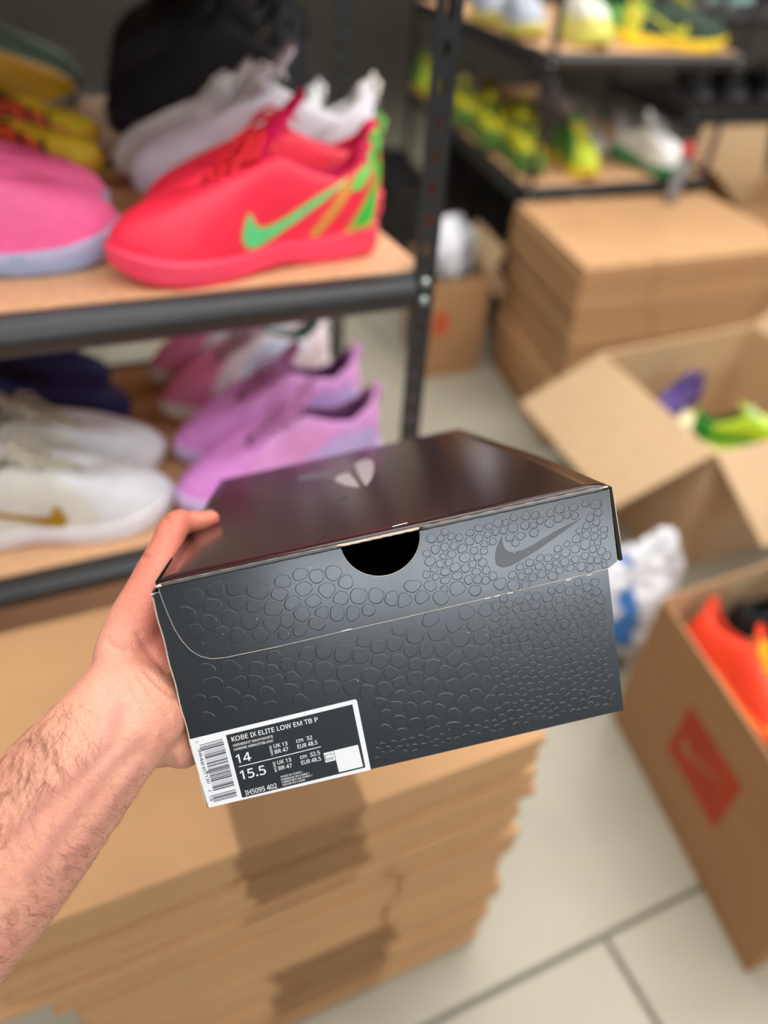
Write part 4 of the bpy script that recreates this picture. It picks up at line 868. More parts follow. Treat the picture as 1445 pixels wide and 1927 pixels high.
P-y~)?/&+-/&,6.u-#.Q-L-s-Y-(-V,^-M,:-=+t-$+V,_+>,4+++[*{*z*w*A*w*A(K)?(K,5-o+f.'+%..*A..*A+o*q+o+G+r+o+z,1,-,E,@,Q,[,U-$,L-P~(f(j(U(j(V(U(j(W(V(j(X(W(j(i(X(i(Y(X(f(k(j(h(Y(i(g(Y(h(g(Z(Y(s(Z(g(r(Z(s(r([(Z(q([(r(q(]([(p(](q(o(](p(o(^(](n(^(o(m(^(n(m(_(^(l(_(m(f(d(k(d(l(k(d(_(l(d(`(_(d(a(`(d(b(a(d(c(b(f(e(d
Q/Q~.f-R/#,b/*+g/&*}.r*>.Y)c.7)4-g(l->(X.u&x-K&x,6(D,6(D,1(C,,(C,&(C+@(H*c(Y*2(u)f)>)G)k)2*E)&+&(}+h)),b)@-Q)f.4*A.c+-/%,'/.,z/%-d.d.?.5*;-**-,M*(+g*-+%*<*H*T)w*w)V+I)B,')<,`)B-1)V-S)w-l*H-z+%.$+g-t,k-S-U,x.&,'.5+I..*w-v*T-U~(r(t(s(r(u(t(q(u(r(q(v(u(p).(q).(v(q(p)/).)-(v).)-(U(v(o)/(p(o)0)/),(U)-(o)1)0(o(w)1)+(U),)+(V(U(n(w(o(n(x(w)*(V)+(m(x(n)*(W(V(m(y(x(l(y(m)*(X(W(l(z(y))(X)*(k(z(l(k({(z)((X)))((Y(X(k(|({)'(Y)((j(|(k)'(Z(Y(j(}(|)&(Z)'(i(}(j)&([(Z(i)#(})%([)&(i)$)#)$([)%(h)$(i(h([)$(h(]([(g(](h(g(^(](f(^(g(f(b(^(b(_(^(e(a(f(a(b(f(c(_(b(e(c(a(c(`(a(e(d(c(`(_(c
R.,~)?/&+3/&+v.|,R.n-#.U-A.3-S-b-Y---U,[-G,6-3+t,t+],W+K,E+C.2(K,{(K+I+**A+**A(K)?(K+z.#+X.*+..-*A.-*A+|+2+|+m,',8,:,M,X,U-*,Q-I,G-a,7-r~(i(m(U(m(V(U(m(W(V(m(X(W(m(Y(X(m(Z(Y(m(l(Z(l(k(Z(k([(Z(i(n(m(j([(k(v([(j(u([(v(u(]([(t(](u(s(](t(s(^(](r(^(s(r(_(^(q(_(r(p(_(q(p(`(_(o(`(p(i(g(n(g(o(n(g(`(o(g(a(`(g(b(a(g(c(b(g(f(c(f(d(c(i(h(g(e(d(f
T-Q~+T.,+T(K*R(K*R.,(S.,(S/&-R/&-R.,~(Y([(Z(Y(]([(X(](Y(W(U(X(U(](X(W(V(U
U/)~.D/&.D*l.>*0.+)U-f)(-8(a,W(J+j(C*c(R)u)&)H)n)9*m)9/&*;/&*;*l*D*0*_)`+/)E+o)<,@)@,d)M-#)c-5*#-?*D-C*m-C/&~(a(c(b(a(d(c(n(U(o(n(V(U(`(d(a(m(V(n(`(e(d(m(W(V(l(W(m(l(X(W(`(f(e(k(X(l(_(f(`(j(X(k(_(g(f(j(Y(X(i(Y(j(_(h(g(h(Y(i(_(Y(h(_(Z(Y(^(Z(_(^([(Z(]([(^
V-u~,|/&.(/&+d(K*g(K(G/&)M/&*x*s+%*[+,*D+2*/+8)v+=)b+8)z+2)b+7)v+=*0+C*E+J*]+R*t~(X(Z(Y(X([(Z(h(V(U(h(W(V(g(W(h(X(]([(f(W(g(X(^(](e(W(f(X(_(^(d(`(e(`(W(e(X(d(_(d(`(_(c(d(b(d(`(b(`(a(b(X(`(d(X(W(`
W0p~/o/#0n/#/+(N.2(N,v,c,q,t,l-+,h-<,c-M,`-],[-j,Y-t,`-Q,e-t,d-j,a-],^-M,Y-<,T-+,O,s,J,a+6(N*=(N(V/#)U/#*V+(*Z*p*`*^*d*K*g*:*k*(*m)s*p)c*k*%*g)d*j)u*m*+*p*=*u*O*y*c+#*u+(+,,5/#-0/#.@+*.F*r.K*_.O*K.T*9.W*(.Z)r.^)b.X*%.U)h.X*#.^*:.c*Q.i*k.o+(~(l(n(m(l(o(n)$)&)%)$(a)&(a(c)&(c)')&)5(V(U)5(W(V(a(d(c(b)'(c)$(b(a(`(d(a(`(e(d(_(e(`(_(f(e(f(b(_(b(^(_)$(f(b(f(^(b(^)'(b)$(g(f(])'(^([)'(])$(h(g(Z)'([)$(i(h(Y)'(Z)$(j(i(X)'(Y)$(k(j)#(k)$(X)()')4(W)5(l(p(o(}(k)#(X)))((l(q(p)3(W)4(|(k(}(X)*))(l(r(q)2(W)3({(k(|(X)+)*(l(s(r(z(k({)1(W)2(l(t(s(X),)+(y(u(z(u(k(z(l(y(t(y(u(t(X)0),)0)-),(x(y(w(y(v(w)0)1)/)1).)/).)-)1)-(W)1(l(v(y(v(k(u)0(W)-(X(W)0(l(k(v
X-j~+h+t-y(K,i(K+0+,)P(K(F(K*V+r(R/&)a/&+3,],a/&-l/&~([(^(]([(_(^(_(a(`(_(U(a([(U(_([(V(U(Z(X([(X(V([(Z(Y(X(W(V(X
Y-Y~)P/&+*,&,`/&-k/&+X+#+X(K*V(K*V*z(D/&~(](U(^(](V(U(V(X(W(V(Y(X(](Y(V(](Z(Y([(Z(]
c,o~+z(I+[(E+7(C*Y(I*'([)W(|)7)N)$*.(x*w)$+g)9,G)Z,v*+-;*_-M+<-S+_-Q,$-L,A-D,a-7,D,D,&,O+j,U+Q,Z+;,[*q,W*S,J*=,6*-+s*#+L){*w*#*H*-*#*=)`*R)K*o)>+7):+W)<+t)A,1)I,V)X,V(_,9(Q~(c(e(d(c(f(e(b(f(c(b(g(f(b(h(g(a(h(b(a(l(h(l(k(h(k(j(h(j(i(h(`(m(a(m(l(a(`(n(m(`(o(n(`(p(o(_(p(`(_(q(p(_(r(q(^(r(_(^(s(r(^(t(s(](t(^(](u(t([(u(]([(v(u([(w(v(|)#(}(Z(w([(Z(x(w({)#(|(z)#({(Z(y(x(y)#(z(Z)#(y(Y)#(Z(Y)$)#(X)$(Y(X(U)$(X(V(U(W(V(X
m0t~-[-@.*-N.U-S/>-I/p-+03,P0<+`0<(K/<(K/<+[/7,+/),G.m,X.I,^-r,U-Q,=-?+o-8+4-8(K,9(K,9+[,6+z,0,6,%,H+r,T+_,[+D,^*{,Y*a,M*M,:*@+y*8+S*6+&*6(K)5(K)5-K*&-K*1,k*',k*4,}*H-4*_-A*x-K+7-Q+Q-S,'-N,O-@,p-(-&,f,{,f-7-(~(V(X(W)&)()')%)()&)%)))((U(X(V)$)))%(x(z(y(x(|(z(|({(z(U(Y(X)#)))$)-(Y(U)#)*))(})*)#)-(Z(Y),)+)-)+(c)-(c(Z)-(})+)*(|)+(}(x(t(|(t(s(|(s(r(|(r(q(|(q(p(|(p)+(|(p(c)+(o(c(p(o(d(c(b(Z(c(n(d(o(a(Z(b(n(e(d(m(e(n(a([(Z(l(e(m(`([(a(l(f(e(k(f(l(_([(`(j(f(k(x(u(t(j(g(f(_(]([(i(g(j(^(](_(x(v(u(i(h(g(x(w(v
.*y~)<(O)/(e)+)&)/)C)<)X)P)d)g)g)})d*6)X*D)C*H)&*D(e*6(O)}(C)g(@)O(C~(Z(]([(Z(^(](Y(^(Z(Y(_(^(X(_(Y(X(`(_(W(`(X(V(`(W(V(a(`(U(a(V(U(b(a(e(b(U(e(c(b(d(c(e
/+r~*x/&+y/&)O(K(O(K~(X(V(U(X(W(V
S-K~,w+0-+*g-0*:-))c,p)7,O(q,$(W+I(H*h(C*G(D*)(F)g(J)L(P)4(W(u(c(u)c)G)P)o)F*>)>*k)<+6)>+T)F+l)R+|)d,*)w,-*4,+*K,#*_+o*o+W+$+5+5*b+F*>+U)z+e)`+w)I,0)7,G)+,b)$-$(|-F)'-t):.@)X.`*%.v*S/)+./.+]/+,-/%,S.u-%.d,b-n,9-}+t.,+P.2+,.4*h.2*N.+*<-z*/-l*'-Y*$-E*'--*/,u*=,e*S,U*s,F+A,5+q+|,>+g,_+N~)')))()')*)))&)*)')&)+)*)%)+)&)%),)+)%)/),)/).),).)-),)$)0)%)0)/)%)#)2)$)2)1)$)1)0)$)#)3)2)#)4)3)#)5)4(})5)#(})6)5(})7)6(|)7(}(|)8)7(|)9)8({)9(|({):)9({);):(z);({(z)<);(y)<(z(y)=)<(y)>)=(x)>(y(x)?)>(w)?(x(w)@)?(v)@(w(u)@(v(u(U)@(t(U(u(s(U(t(s(V(U(r(V(s(q(V(r(q(W(V(p(W(q(o(W(p(o(X(W(n(X(o(m(X(n(l(X(m(l(Y(X(d(f(e(k(Y(l(d(g(f(j(Y(k(d(h(g(i(Y(j(d(i(h(d(Y(i(d(Z(Y(d([(Z(c([(d(c(]([(b(](c(a(](b(`(](a(`(^(](_(^(`
J*}~)K&z)$&l(R&h(?&h(.&k'{&n'g&u'g'l(&'f(3'c(A'b(P'a(c'c(s'h)&'q)1(%)8(:);(Y);/&*=/&*=(^*8()*)'X)l'7~(g(i(h(g(j(i(g(k(j(f(k(g(e(k(f(e(l(k(d(l(e(c(l(d([(^(](b(l(c([(_(^([(`(_(a(l(b([(a(`([(l(a([(m(l([(U(m([(V(U(Z(V([(Y(V(Z(Y(W(V(X(W(Y
'''
# ---- size label: flat print, positions read off the label itself (u, v in its own rectified scan)
def Q(X, Y, z=-.2): return bpt(340+X*.26298, 1300+Y*.26287, z*mm)
def flat(bm, pts, z, mi=0):
    vs = [bm.verts.new(Q(X, Y, z)) for X, Y in pts]; bm.faces.new(vs).material_index = mi
def plate(name, quads, z, m, parent, thick=.08):
    bm = bmesh.new()
    for pts in quads:
        a = [bm.verts.new(Q(X, Y, z)) for X, Y in pts]; b = [bm.verts.new(Q(X, Y, z)+Vector((0, 0, thick*mm))) for X, Y in pts]; n = len(a)
        bm.faces.new(a); bm.faces.new(b[::-1])
        for i in range(n): bm.faces.new((a[i], a[(i+1) % n], b[(i+1) % n], b[i]))
    return link(name, bm_mesh(bm), m, parent)
LB = plate('size_label', [[(58, 350), (1245, 62), (1256, 66), (1262, 76), (1360, 562), (1352, 568), (205, 836), (198, 832)]], -.22, m_white, SB, .2)
plate('black_field', [[(323, 318), (1228, 97), (1322, 548), (440, 766)]], -.27, m_black, LB, .04)
plate('code_patch', [[(1095, 428), (1268, 386), (1305, 542), (1132, 583)]], -.33, m_white, LB, .04)
plate('icon_patch', [[(1022, 447), (1092, 430), (1107, 497), (1037, 514)]], -.33, m_white, LB, .04)
def seg(a, b, w):
    dx, dy = b[0]-a[0], b[1]-a[1]; l = math.hypot(dx, dy); nx, ny = -dy/l*w/2, dx/l*w/2
    return [(a[0]+nx, a[1]+ny), (b[0]+nx, b[1]+ny), (b[0]-nx, b[1]-ny), (a[0]-nx, a[1]-ny)]
ic = [(1032, 463), (1062, 456), None, (1032, 463), (1040, 500), (1090, 488), (1086, 470), None, (1042, 488), (1084, 478), None, (1066, 447), (1080, 449), (1088, 458), None, (1066, 458), (1076, 462)]
plate('icon', [seg(a, b, 4) for a, b in zip(ic, ic[1:]) if a and b], -.37, m_ink, LB, .02)
plate('rule', [seg((415, 545), (1003, 400), 5)], -.33, m_white, LB, .04)
# letter shapes: per glyph the advance, outline points and triangles, two characters per number
GL = {}
def _dec(t): 
    v = [ord(c)-35 if ord(c) < 92 else ord(c)-36 for c in t]; return [v[i]*90+v[i+1]-500 for i in range(0, len(v), 2)]
for ln in GLYPHS.strip('\n').split('\n'):
    c = ln[0]; a_, p_, t_ = ln[1:].split('~')
    p_ = _dec(p_); t_ = _dec(t_); GL[c] = (_dec(a_)[0]/1000, [(p_[i]/1000, p_[i+1]/1000) for i in range(0, len(p_), 2)], [tuple(t_[i:i+3]) for i in range(0, len(t_), 3)])
def text(s_, p0, p1, cap, m, bold=0, z=-.33, name='printed_text'):
    v = []; f = []; x = 0
    for c in s_:
        if c == ' ': x += .21; continue
        ad, ps, ts = GL[c]; n = len(v)
        v += [(x+p[0], p[1]) for p in ps]; f += [tuple(n+i for i in t) for t in ts]; x += ad
    x0, x1 = min(p[0] for p in v), max(p[0] for p in v)
    dx, dy = p1[0]-p0[0], p1[1]-p0[1]; l = math.hypot(dx, dy); ux, uy = dx/l, dy/l; vx, vy = uy, -ux
    me = pydata([Q(p0[0]+ux*(p[0]-x0)/(x1-x0)*l+vx*p[1]/.575*cap, p0[1]+uy*(p[0]-x0)/(x1-x0)*l+vy*p[1]/.575*cap, z) for p in v], f)
    return link(name, me, m, LB)
T = [('KOBE IX ELITE LOW EM TB P', (368, 364), (984, 219), 33, .016), ('MIDNIGHT NAVY/WHITE', (377, 401), (661, 334), 17, .006), ('MARINE MINUIT/BLANC', (383, 430), (666, 363), 17, .006),
     ('14', (402, 521), (508, 496), 62, .02), ('15.5', (432, 637), (614, 594), 64, .02), ('MENS', (664, 459), (648, 392), 17, .004), ('WMNS', (691, 580), (674, 506), 17, .004),
     ('UK 13', (668, 411), (766, 388), 27, .008), ('BR 47', (676, 451), (773, 428), 27, .008), ('cm  32', (829, 373), (944, 346), 28, .008), ('EUR 48.5', (839, 415), (981, 381), 28, .008),
     ('UK 13', (694, 528), (793, 504), 27, .008), ('BR 47', (703, 569), (799, 546), 27, .008), ('cm  32.5', (856, 489), (999, 455), 28, .008), ('EUR 48.5', (866, 530), (1006, 497), 28, .008),
     ('MADE IN CHINA /', (717, 623), (873, 585), 13, .003), ('FABRIQUE EN CHINE /', (721, 644), (923, 595), 13, .003), ('FABRICADO NA CHINA /', (726, 663), (943, 609), 13, .003), ('HECHO EN CHINA', (731, 682), (893, 642), 13, .003),
     ('IH5095 402', (466, 749), (691, 694), 34, .010)]
for s_, a, b, c_, bo in T: text(s_, a, b, c_, m_white, bo)
for s_, a, b in (('1', (104, 364), (106, 371)), ('98481', (122, 418), (153, 556)), ('07130', (157, 562), (192, 668)), ('2', (198, 710), (202, 724)), ('14', (203, 752), (213, 792))): text(s_, a, b, 22, m_ink, .004)
# barcode bars
rr = random.Random(98); quads = []; y = 0.0
tl, tr_, br_, bl_ = (150, 385), (300, 343), (405, 757), (255, 797)
while y < 1:
    wdt = rr.choice([.006, .006, .011, .011, .017, .023]); gap = rr.choice([.006, .006, .010, .012, .017])
    if .80 < y < .845: y += .03; continue
    long = y < .10 or .46 < y < .50 or y > .84
    q = []
    for yy, s_ in ((y, 0), (y, 1), (min(1, y+wdt), 1), (min(1, y+wdt), 0)):
        lx = tl[0]+(bl_[0]-tl[0])*yy-(16 if long else 0); ly = tl[1]+(bl_[1]-tl[1])*yy+(4 if long else 0); rx = tr_[0]+(br_[0]-tr_[0])*yy; ry = tr_[1]+(br_[1]-tr_[1])*yy
        q.append((rx, ry) if s_ else (lx, ly))
    quads.append(q); y += wdt+gap
plate('barcode', quads, -.27, m_ink, LB, .02)
# navy tissue glimpsed through the notch
bm = bmesh.new(); bmesh.ops.create_icosphere(bm, subdivisions=4, radius=1)
for v in bm.verts:
    d = v.co.copy(); k = 1+.25*noise.noise(d*2)+.08*abs(noise.noise(d*7)); v.co = Vector((100+55*d.x*k, 92+40*d.y*k, 110+60*d.z*k))*mm
o = link('tissue_wrap', bm_mesh(bm), mat('navy_tissue', (24, 30, 62), .9), None, label='crumpled navy tissue inside the held shoebox, glimpsed through its notch', cat='paper'); o.matrix_world = MB

# ------------------------------------------------------------------ hand and forearm (same frame as the box, millimetres)
def skin_mat():
    m = bpy.data.materials.new('skin'); m.use_nodes = True; nt = m.node_tree; b = nt.nodes['Principled BSDF']; N = nt.nodes.new; lk = nt.links.new
    tc = N('ShaderNodeTexCoord')
    n1 = N('ShaderNodeTexNoise'); n1.inputs['Scale'].default_value = 22; n1.inputs['Detail'].default_value = 3; lk(tc.outputs['Object'], n1.inputs['Vector'])
    r1 = N('ShaderNodeValToRGB'); r1.color_ramp.elements[0].position = .35; r1.color_ramp.elements[1].position = .68
    r1.color_ramp.elements[0].color = (*srgb((226, 164, 140)), 1); r1.color_ramp.elements[1].color = (*srgb((216, 146, 126)), 1); lk(n1.outputs['Fac'], r1.inputs[0])
    # redder, thinner skin on the palm and thumb pad: mask stored on the mesh
    at = N('ShaderNodeAttribute'); at.attribute_name = 'palm'
    mx = N('ShaderNodeMix'); mx.data_type = 'RGBA'; lk(at.outputs['Fac'], mx.inputs['Factor']); lk(r1.outputs[0], mx.inputs['A']); mx.inputs['B'].default_value = (*srgb((206, 112, 94)), 1)
    n3 = N('ShaderNodeTexNoise'); n3.inputs['Scale'].default_value = 260; n3.inputs['Detail'].default_value = 2; lk(tc.outputs['Object'], n3.inputs['Vector'])
    mx2 = N('ShaderNodeMix'); mx2.data_type = 'RGBA'; mx2.blend_type = 'MULTIPLY'; mx2.inputs['Factor'].default_value = .25; lk(mx.outputs['Result'], mx2.inputs['A']); lk(n3.outputs['Fac'], mx2.inputs['B'])
    # bluish vein streaks
    vn = N('ShaderNodeAttribute'); vn.attribute_name = 'vein'
    mx3 = N('ShaderNodeMix'); mx3.data_type = 'RGBA'; lk(vn.outputs['Fac'], mx3.inputs['Factor']); lk(mx2.outputs['Result'], mx3.inputs['A']); mx3.inputs['B'].default_value = (*srgb((176, 116, 108)), 1)
    lk(mx3.outputs['Result'], b.inputs['Base Color'])
    b.inputs['Roughness'].default_value = .46; b.inputs['Subsurface Weight'].default_value = .22; b.inputs['Subsurface Radius'].default_value = (1, .35, .18); b.inputs['Subsurface Scale'].default_value = .005
    v1 = N('ShaderNodeTexVoronoi'); v1.inputs['Scale'].default_value = 900; lk(tc.outputs['Object'], v1.inputs['Vector'])
    n2 = N('ShaderNodeTexNoise'); n2.inputs['Scale'].default_value = 160; n2.inputs['Detail'].default_value = 5
    mp = N('ShaderNodeMapping'); mp.inputs['Scale'].default_value = (1, 1, 2.4); lk(tc.outputs['Object'], mp.inputs[0]); lk(mp.outputs[0], n2.inputs['Vector'])
    ad = N('ShaderNodeMath'); ad.operation = 'ADD'; lk(v1.outputs['Distance'], ad.inputs[0]); lk(n2.outputs['Fac'], ad.inputs[1])
    bp = N('ShaderNodeBump'); bp.inputs['Strength'].default_value = .38; bp.inputs['Distance'].default_value = .0008; lk(ad.outputs[0], bp.inputs['Height']); lk(bp.outputs[0], b.inputs['Normal'])
    return m
m_skin = skin_mat(); m_hair = mat('arm_hair', (120, 82, 60), .5); m_nail = mat('nail', (236, 190, 166), .3, sss=.1)
V = lambda *a: Vector(a)
RBt = RB.transposed()
def L(px, py, d): return (RBt @ (Vector(((px-PX)/F*d, (py-PY)/F*d, d))-TB))*1000      # photo ray at depth d -> box frame mm
def ell(c, w, t, W_, T_, n=28, flat=0):
    return [(c+w*W_*math.cos(a)+t*T_*math.sin(a))*mm for a in [2*math.pi*k/n for k in range(n)]]
def limb(bm, secs):
    """secs: centre, half width, half thickness, width axis; section planes follow the path"""
    rings = []
    for i, (c, a, b, wa) in enumerate(secs):
        d = (secs[min(i+1, len(secs)-1)][0]-secs[max(i-1, 0)][0]).normalized(); w_ = (wa-d*wa.dot(d)).normalized(); t = d.cross(w_).normalized(); rings.append(ell(c, w_, t, a, b))
    # rounded ends
    def end(i, s_):
        c, a, b, wa = secs[i]; j = i+s_; d = (c-secs[j][0]).normalized(); w_ = (wa-d*wa.dot(d)).normalized(); t = (d*(-s_)).cross(w_).normalized(); k = min(a, b)
        return [ell(c+d*k*q, w_, t, a*math.sqrt(1-q*q), b*math.sqrt(1-q*q)) for q in (.35, .65, .88, .97)]
    s0 = end(0, 1)[::-1]; s1 = end(-1, -1) if False else None
    c, a, b, wa = secs[-1]; d = (c-secs[-2][0]).normalized(); w_ = (wa-d*wa.dot(d)).normalized(); t = d.cross(w_).normalized(); k = min(a, b)
    e1 = [ell(c+d*k*q, w_, t, a*math.sqrt(1-q*q), b*math.sqrt(1-q*q)) for q in (.35, .65, .88, .97)]
    c, a, b, wa = secs[0]; d = (secs[1][0]-c).normalized(); w_ = (wa-d*wa.dot(d)).normalized(); t = d.cross(w_).normalized(); k = min(a, b)
    e0 = [ell(c-d*k*q, w_, t, a*math.sqrt(1-q*q), b*math.sqrt(1-q*q)) for q in (.97, .88, .65, .35)]
    loft(bm, e0+rings+e1)
def resamp(secs, n=4):
    out = []
    for i in range(len(secs)-1):
        p0 = secs[max(i-1, 0)]; p1 = secs[i]; p2 = secs[i+1]; p3 = secs[min(i+2, len(secs)-1)]
        for k in range(n):
            t = k/n; h = [(-t+2*t*t-t**3)/2, (2-5*t*t+3*t**3)/2, (t+4*t*t-3*t**3)/2, (t**3-t*t)/2]
            f_ = lambda j: p0[j]*h[0]+p1[j]*h[1]+p2[j]*h[2]+p3[j]*h[3]
            out.append((f_(0), f_(1), f_(2), p1[3].lerp(p2[3], t)))
    out.append(secs[-1]); return out
Wv = (RBt @ Vector((.747, .667, 0)))            # width direction of the forearm as seen
bm = bmesh.new()
hy = V(0, .9, -.42)
arm = [(L(-560, 2240, .40), 50, 40, Wv), (L(-300, 1950, .395), 49, 37, Wv), (L(-130, 1770, .395), 45.5, 33, Wv), (L(0, 1625, .398), 42.5, 30, Wv), (L(110, 1495, .402), 37.5, 26, Wv), (L(205, 1378, .41), 33.5, 22.5, Wv),
       (L(262, 1312, .42), 33.5, 21, Wv.lerp(hy, .3))]
limb(bm, resamp(arm))
palm = [(L(235, 1345, .414), 32, 21, Wv), (V(-33, 78, 14), 35, 20, Wv.lerp(hy, .4)), (V(-27, 80, 36), 38, 17, Wv.lerp(hy, .8)), (V(-22, 80, 62), 41, 15.5, hy), (V(-19, 82, 88), 42, 13, hy), (V(-17, 84, 100), 40, 11, hy)]
limb(bm, resamp(palm))
X_ = V(1, 0, 0)
thumb = [(L(222, 1235, .425), 15, 14, Wv), (L(257, 1165, .437), 17.5, 13.5, V(.6, .3, -.3)), (L(285, 1095, .455), 13.8, 12, V(.6, .2, -.3)), (L(306, 1040, .475), 10.6, 10.5, X_), (L(327, 994, .500), 10.4, 10.4, X_), (L(338, 984, .512), 10.2, 10.2, V(.2, .6, .6))]
limb(bm, resamp(thumb))
tip = [(L(330, 988, .506), 9.8, 9.8, V(0, .3, 1)), (L(352, 985, .516), 9.4, 8.6, V(0, .2, 1)), (L(378, 981, .524), 9.2, 7.8, V(0, .1, 1)), (L(398, 976, .529), 7.6, 6.2, V(0, .1, 1))]
limb(bm, resamp(tip))
web = [(V(-26, 42, 48), 13, 11, hy), (V(-22, 38, 72), 11, 9, hy), (V(-20, 44, 96), 9, 8, hy)]
limb(bm, resamp(web))
limb(bm, resamp([(L(262, 1180, .44), 14, 12, V(.6, .3, -.3)), (L(283, 1225, .436), 15, 13, Wv), (L(300, 1290, .432), 16, 14, Wv), (L(318, 1350, .43), 15, 13, Wv)]))
limb(bm, resamp([(L(310, 1370, .43), 15, 13, Wv), (L(338, 1408, .433), 12, 12, Wv), (L(352, 1405, .45), 12, 12, Wv)]))
limb(bm, resamp([(L(262, 1400, .42), 12, 13, Wv), (V(-24, 108, 24), 14, 13, hy), (V(-20, 114, 55), 12, 12, hy)]))      # heel of the hand
Z_ = V(0, 0, 1)
def finger(pts, r):
    limb(bm, resamp([(V(*p), q, q*.93, Z_) for p, q in zip(pts, r)], 4))
finger([(-18, 52, 104), (-17, 80, 118), (-15, 104, 128), (-13, 128, 132), (-10, 146, 133), (-4, 151.5, 133), (6, 151, 133)], [10, 9.4, 9.6, 8.6, 8.2, 7.8, 6.6])
finger([(-18, 74, 98), (-17, 104, 108), (-15, 128, 113), (-11, 146, 115), (0, 152, 116), (14, 151.5, 117), (24, 150.5, 117)], [10, 9.6, 9.8, 8.8, 8.4, 8, 6.8])
finger([(-18, 94, 88), (-17, 120, 94), (-14, 142, 97), (-4, 152, 98), (10, 152.5, 99), (20, 151.5, 99), (28, 150.5, 99)], [9.8, 9.2, 9.2, 8.6, 8.1, 7.6, 6.4])
finger([(-18, 110, 74), (-17, 130, 78), (-13, 146, 80), (-2, 151.5, 81), (8, 151, 82), (16, 150.5, 82), (22, 149.8, 82)], [9, 8.2, 8.2, 7.6, 7.2, 6.8, 5.8])
me0 = bm_mesh(bm)
tmp = bpy.data.objects.new('tmp', me0); COL.objects.link(tmp)
md = tmp.modifiers.new('r', 'REMESH'); md.mode = 'VOXEL'; md.voxel_size = .0019; md.use_smooth_shade = True
md = tmp.modifiers.new('s', 'SMOOTH'); md.factor = .5; md.iterations = 9
dg = bpy.context.evaluated_depsgraph_get(); me = bpy.data.meshes.new_from_object(tmp.evaluated_get(dg)); bpy.data.objects.remove(tmp)
me.name = 'hand_mesh'
# creases and veins: lines given on the photo's view of the wrist, pressed into / raised from the surface
creases = [([(250, 1330), (275, 1300), (290, 1270)], 0), ]
def poly3(pts, d=.40): return [L(x, y, d) for x, y in pts]
camL = (RBt @ (-TB))*1000
def pix(p):   # p in metres, box frame -> photo pixel
    q = RB @ p + TB; return q.x/q.z*F+PX, q.y/q.z*F+PY
CR_ = [[(236, 1290), (256, 1330), (292, 1378)], [(262, 1270), (285, 1305), (318, 1345)], [(272, 1262), (300, 1290), (330, 1312)], [(258, 1192), (285, 1232), (312, 1262)], [(300, 1385), (318, 1412), (326, 1440)], [(256, 1036), (268, 1046), (282, 1050)], [(302, 968), (316, 978), (322, 994)], [(205, 1212), (222, 1222), (236, 1228)]]
VE_ = [[(60, 1640), (110, 1560), (165, 1490), (215, 1430), (262, 1385)], [(30, 1560), (90, 1500), (150, 1450), (205, 1395), (228, 1330)], [(120, 1640), (180, 1560), (225, 1490), (262, 1440)]]
def dseg(x, y, pl):
    best = 1e9
    for (ax, ay), (bx, by) in zip(pl, pl[1:]):
        t = max(0, min(1, ((x-ax)*(bx-ax)+(y-ay)*(by-ay))/((bx-ax)**2+(by-ay)**2))); best = min(best, math.hypot(x-ax-t*(bx-ax), y-ay-t*(by-ay)))
    return best
nrm = [v.normal.copy() for v in me.vertices]
ap = me.attributes.new('palm', 'FLOAT', 'POINT'); av = me.attributes.new('vein', 'FLOAT', 'POINT')
ss = lambda a, b, x: (lambda t: t*t*(3-2*t))(max(0, min(1, (x-a)/(b-a))))
for i, v in enumerate(me.vertices):
    x, y = pix(v.co); vis = nrm[i].dot((camL*mm-v.co).normalized()) > 0
    dn = 0; vv = 0
    if vis and x < 420:
        c = min(dseg(x, y, p) for p in CR_); dn -= .0014*math.exp(-(c/4.5)**2)
        q = min(dseg(x, y, p) for p in VE_); vv = math.exp(-(q/13)**2); dn += .0011*vv
    co_ = v.co.copy(); dn += .0006*noise.noise(co_*38)
    v.co += nrm[i]*dn
    p = ss(-.052, -.012, co_.x)*ss(.0, .03, co_.z+.0)*.8
    p = max(p, .5*ss(.08, .13, co_.z)*ss(-.03, .0, co_.x))
    ap.data[i].value = min(1, p); av.data[i].value = vv*.55
me.polygons.foreach_set('use_smooth', [True]*len(me.polygons))
me.materials.clear(); me.materials.append(m_skin)
person = link('person', me, None, label='bare left forearm and hand gripping the dark shoebox by its left side', cat='person'); person.matrix_world = MB
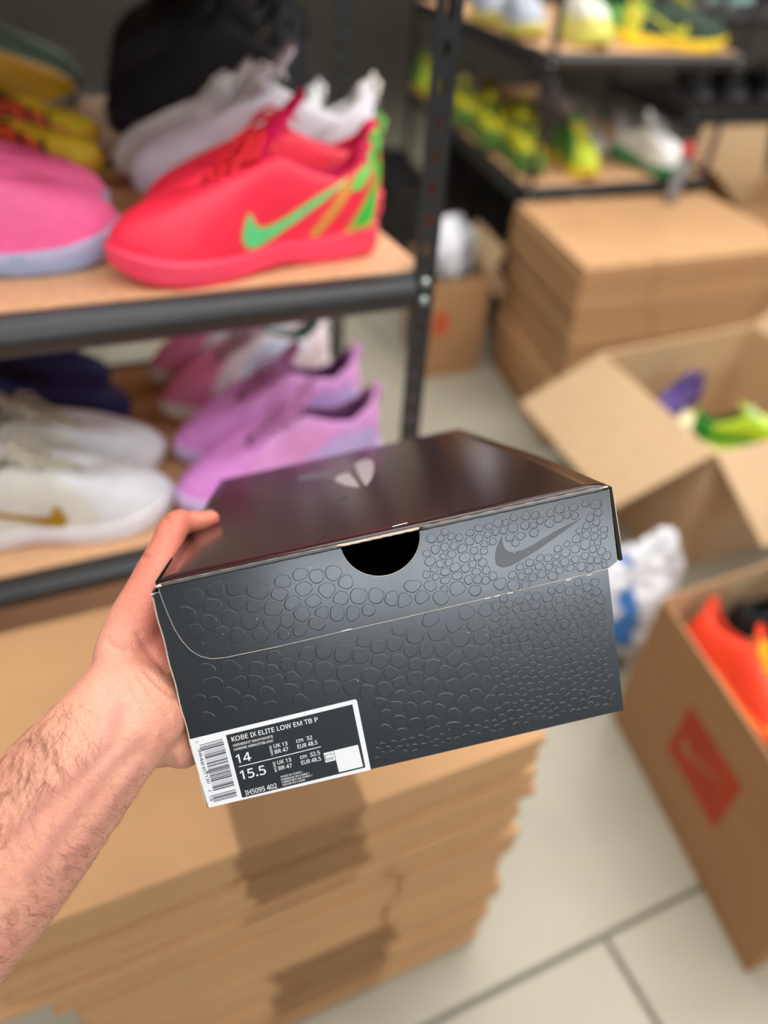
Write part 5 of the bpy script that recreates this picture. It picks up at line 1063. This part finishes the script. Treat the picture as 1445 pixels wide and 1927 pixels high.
# hairs on the forearm
bvh = BVHTree.FromPolygons([v.co for v in me.vertices], [tuple(p.vertices) for p in me.polygons])
bm = bmesh.new(); rr = random.Random(12); cnt = 0
dirx = (L(60, 1700, .4)-L(0, 1600, .4)).normalized()
for it in range(40000):
    if cnt > 2300: break
    px, py = rr.uniform(-330, 290), rr.uniform(1220, 2150)
    s_ = (px-0)*.667-(py-1620)*.745*-1   # across/along helpers
    ax = ((px-0)*250-(py-1615)*280)/375.; ac = ((px-0)*280+(py-1615)*250)/375.      # along the arm, across (negative = upper left)
    if ax > 330: continue
    dens = .95 if ac < -60 else (.35 if ac < -10 else (.06 if ac < 70 else .55))
    if ax > 210: dens *= max(0, 1-(ax-210)/120)
    if rr.random() > dens: continue
    d = RBt @ Vector((px-PX, py-PY, F)); o_ = camL*mm; h = bvh.ray_cast(o_, d.normalized())
    if h[0] is None: continue
    p, n = h[0], h[1]; ln = rr.uniform(.006, .0125)*(1 if ac < 0 else .55)
    ang = (math.radians(rr.gauss(100, 22)) if ac < 0 else math.radians(rr.gauss(35, 18)))   # image direction, y down
    if ac < 0: ang += math.radians(ax*.12)*-1
    t = RBt @ Vector((math.cos(ang), math.sin(ang), 0)); t = (t-n*t.dot(n)).normalized(); b_ = n.cross(t); cv = rr.gauss(0, .35)
    pts = []
    for k in range(5):
        u = k/4; q = p+t*ln*u+b_*ln*cv*u*u+n*(.0012*math.sin(min(1, u*1.2)*math.pi*.9)-.0002)
        hh = bvh.find_nearest(q)
        if hh[0] is not None and (q-hh[0]).dot(hh[1]) < .00012: q = hh[0]+hh[1]*.00015
        pts.append(q)
    tube(bm, pts, [.00008, .00008, .00007, .00005, .00003], 3); cnt += 1
link('arm_hair', bm_mesh(bm, recalc=False), m_hair, person, kind='stuff')
# thumb nail on the far upper side of the tip
bm = bmesh.new(); c = L(395, 966, .527); 
for j in range(5):
    for i in range(7):
        u = i/6*2-1; w_ = j/4
        q = (c+V(-5+w_*11, -1.2-.4*(1-u*u)*0, 2.5+u*4.6))*mm; hh = bvh.find_nearest(q+V(0, -.01, 0)); q = hh[0]+hh[1]*.0004; bm.verts.new(q)
bm.verts.ensure_lookup_table()
for j in range(4):
    for i in range(6): bm.faces.new([bm.verts[k] for k in (j*7+i, j*7+i+1, (j+1)*7+i+1, (j+1)*7+i)])
link('thumbnail', bm_mesh(bm), m_nail, person, True)
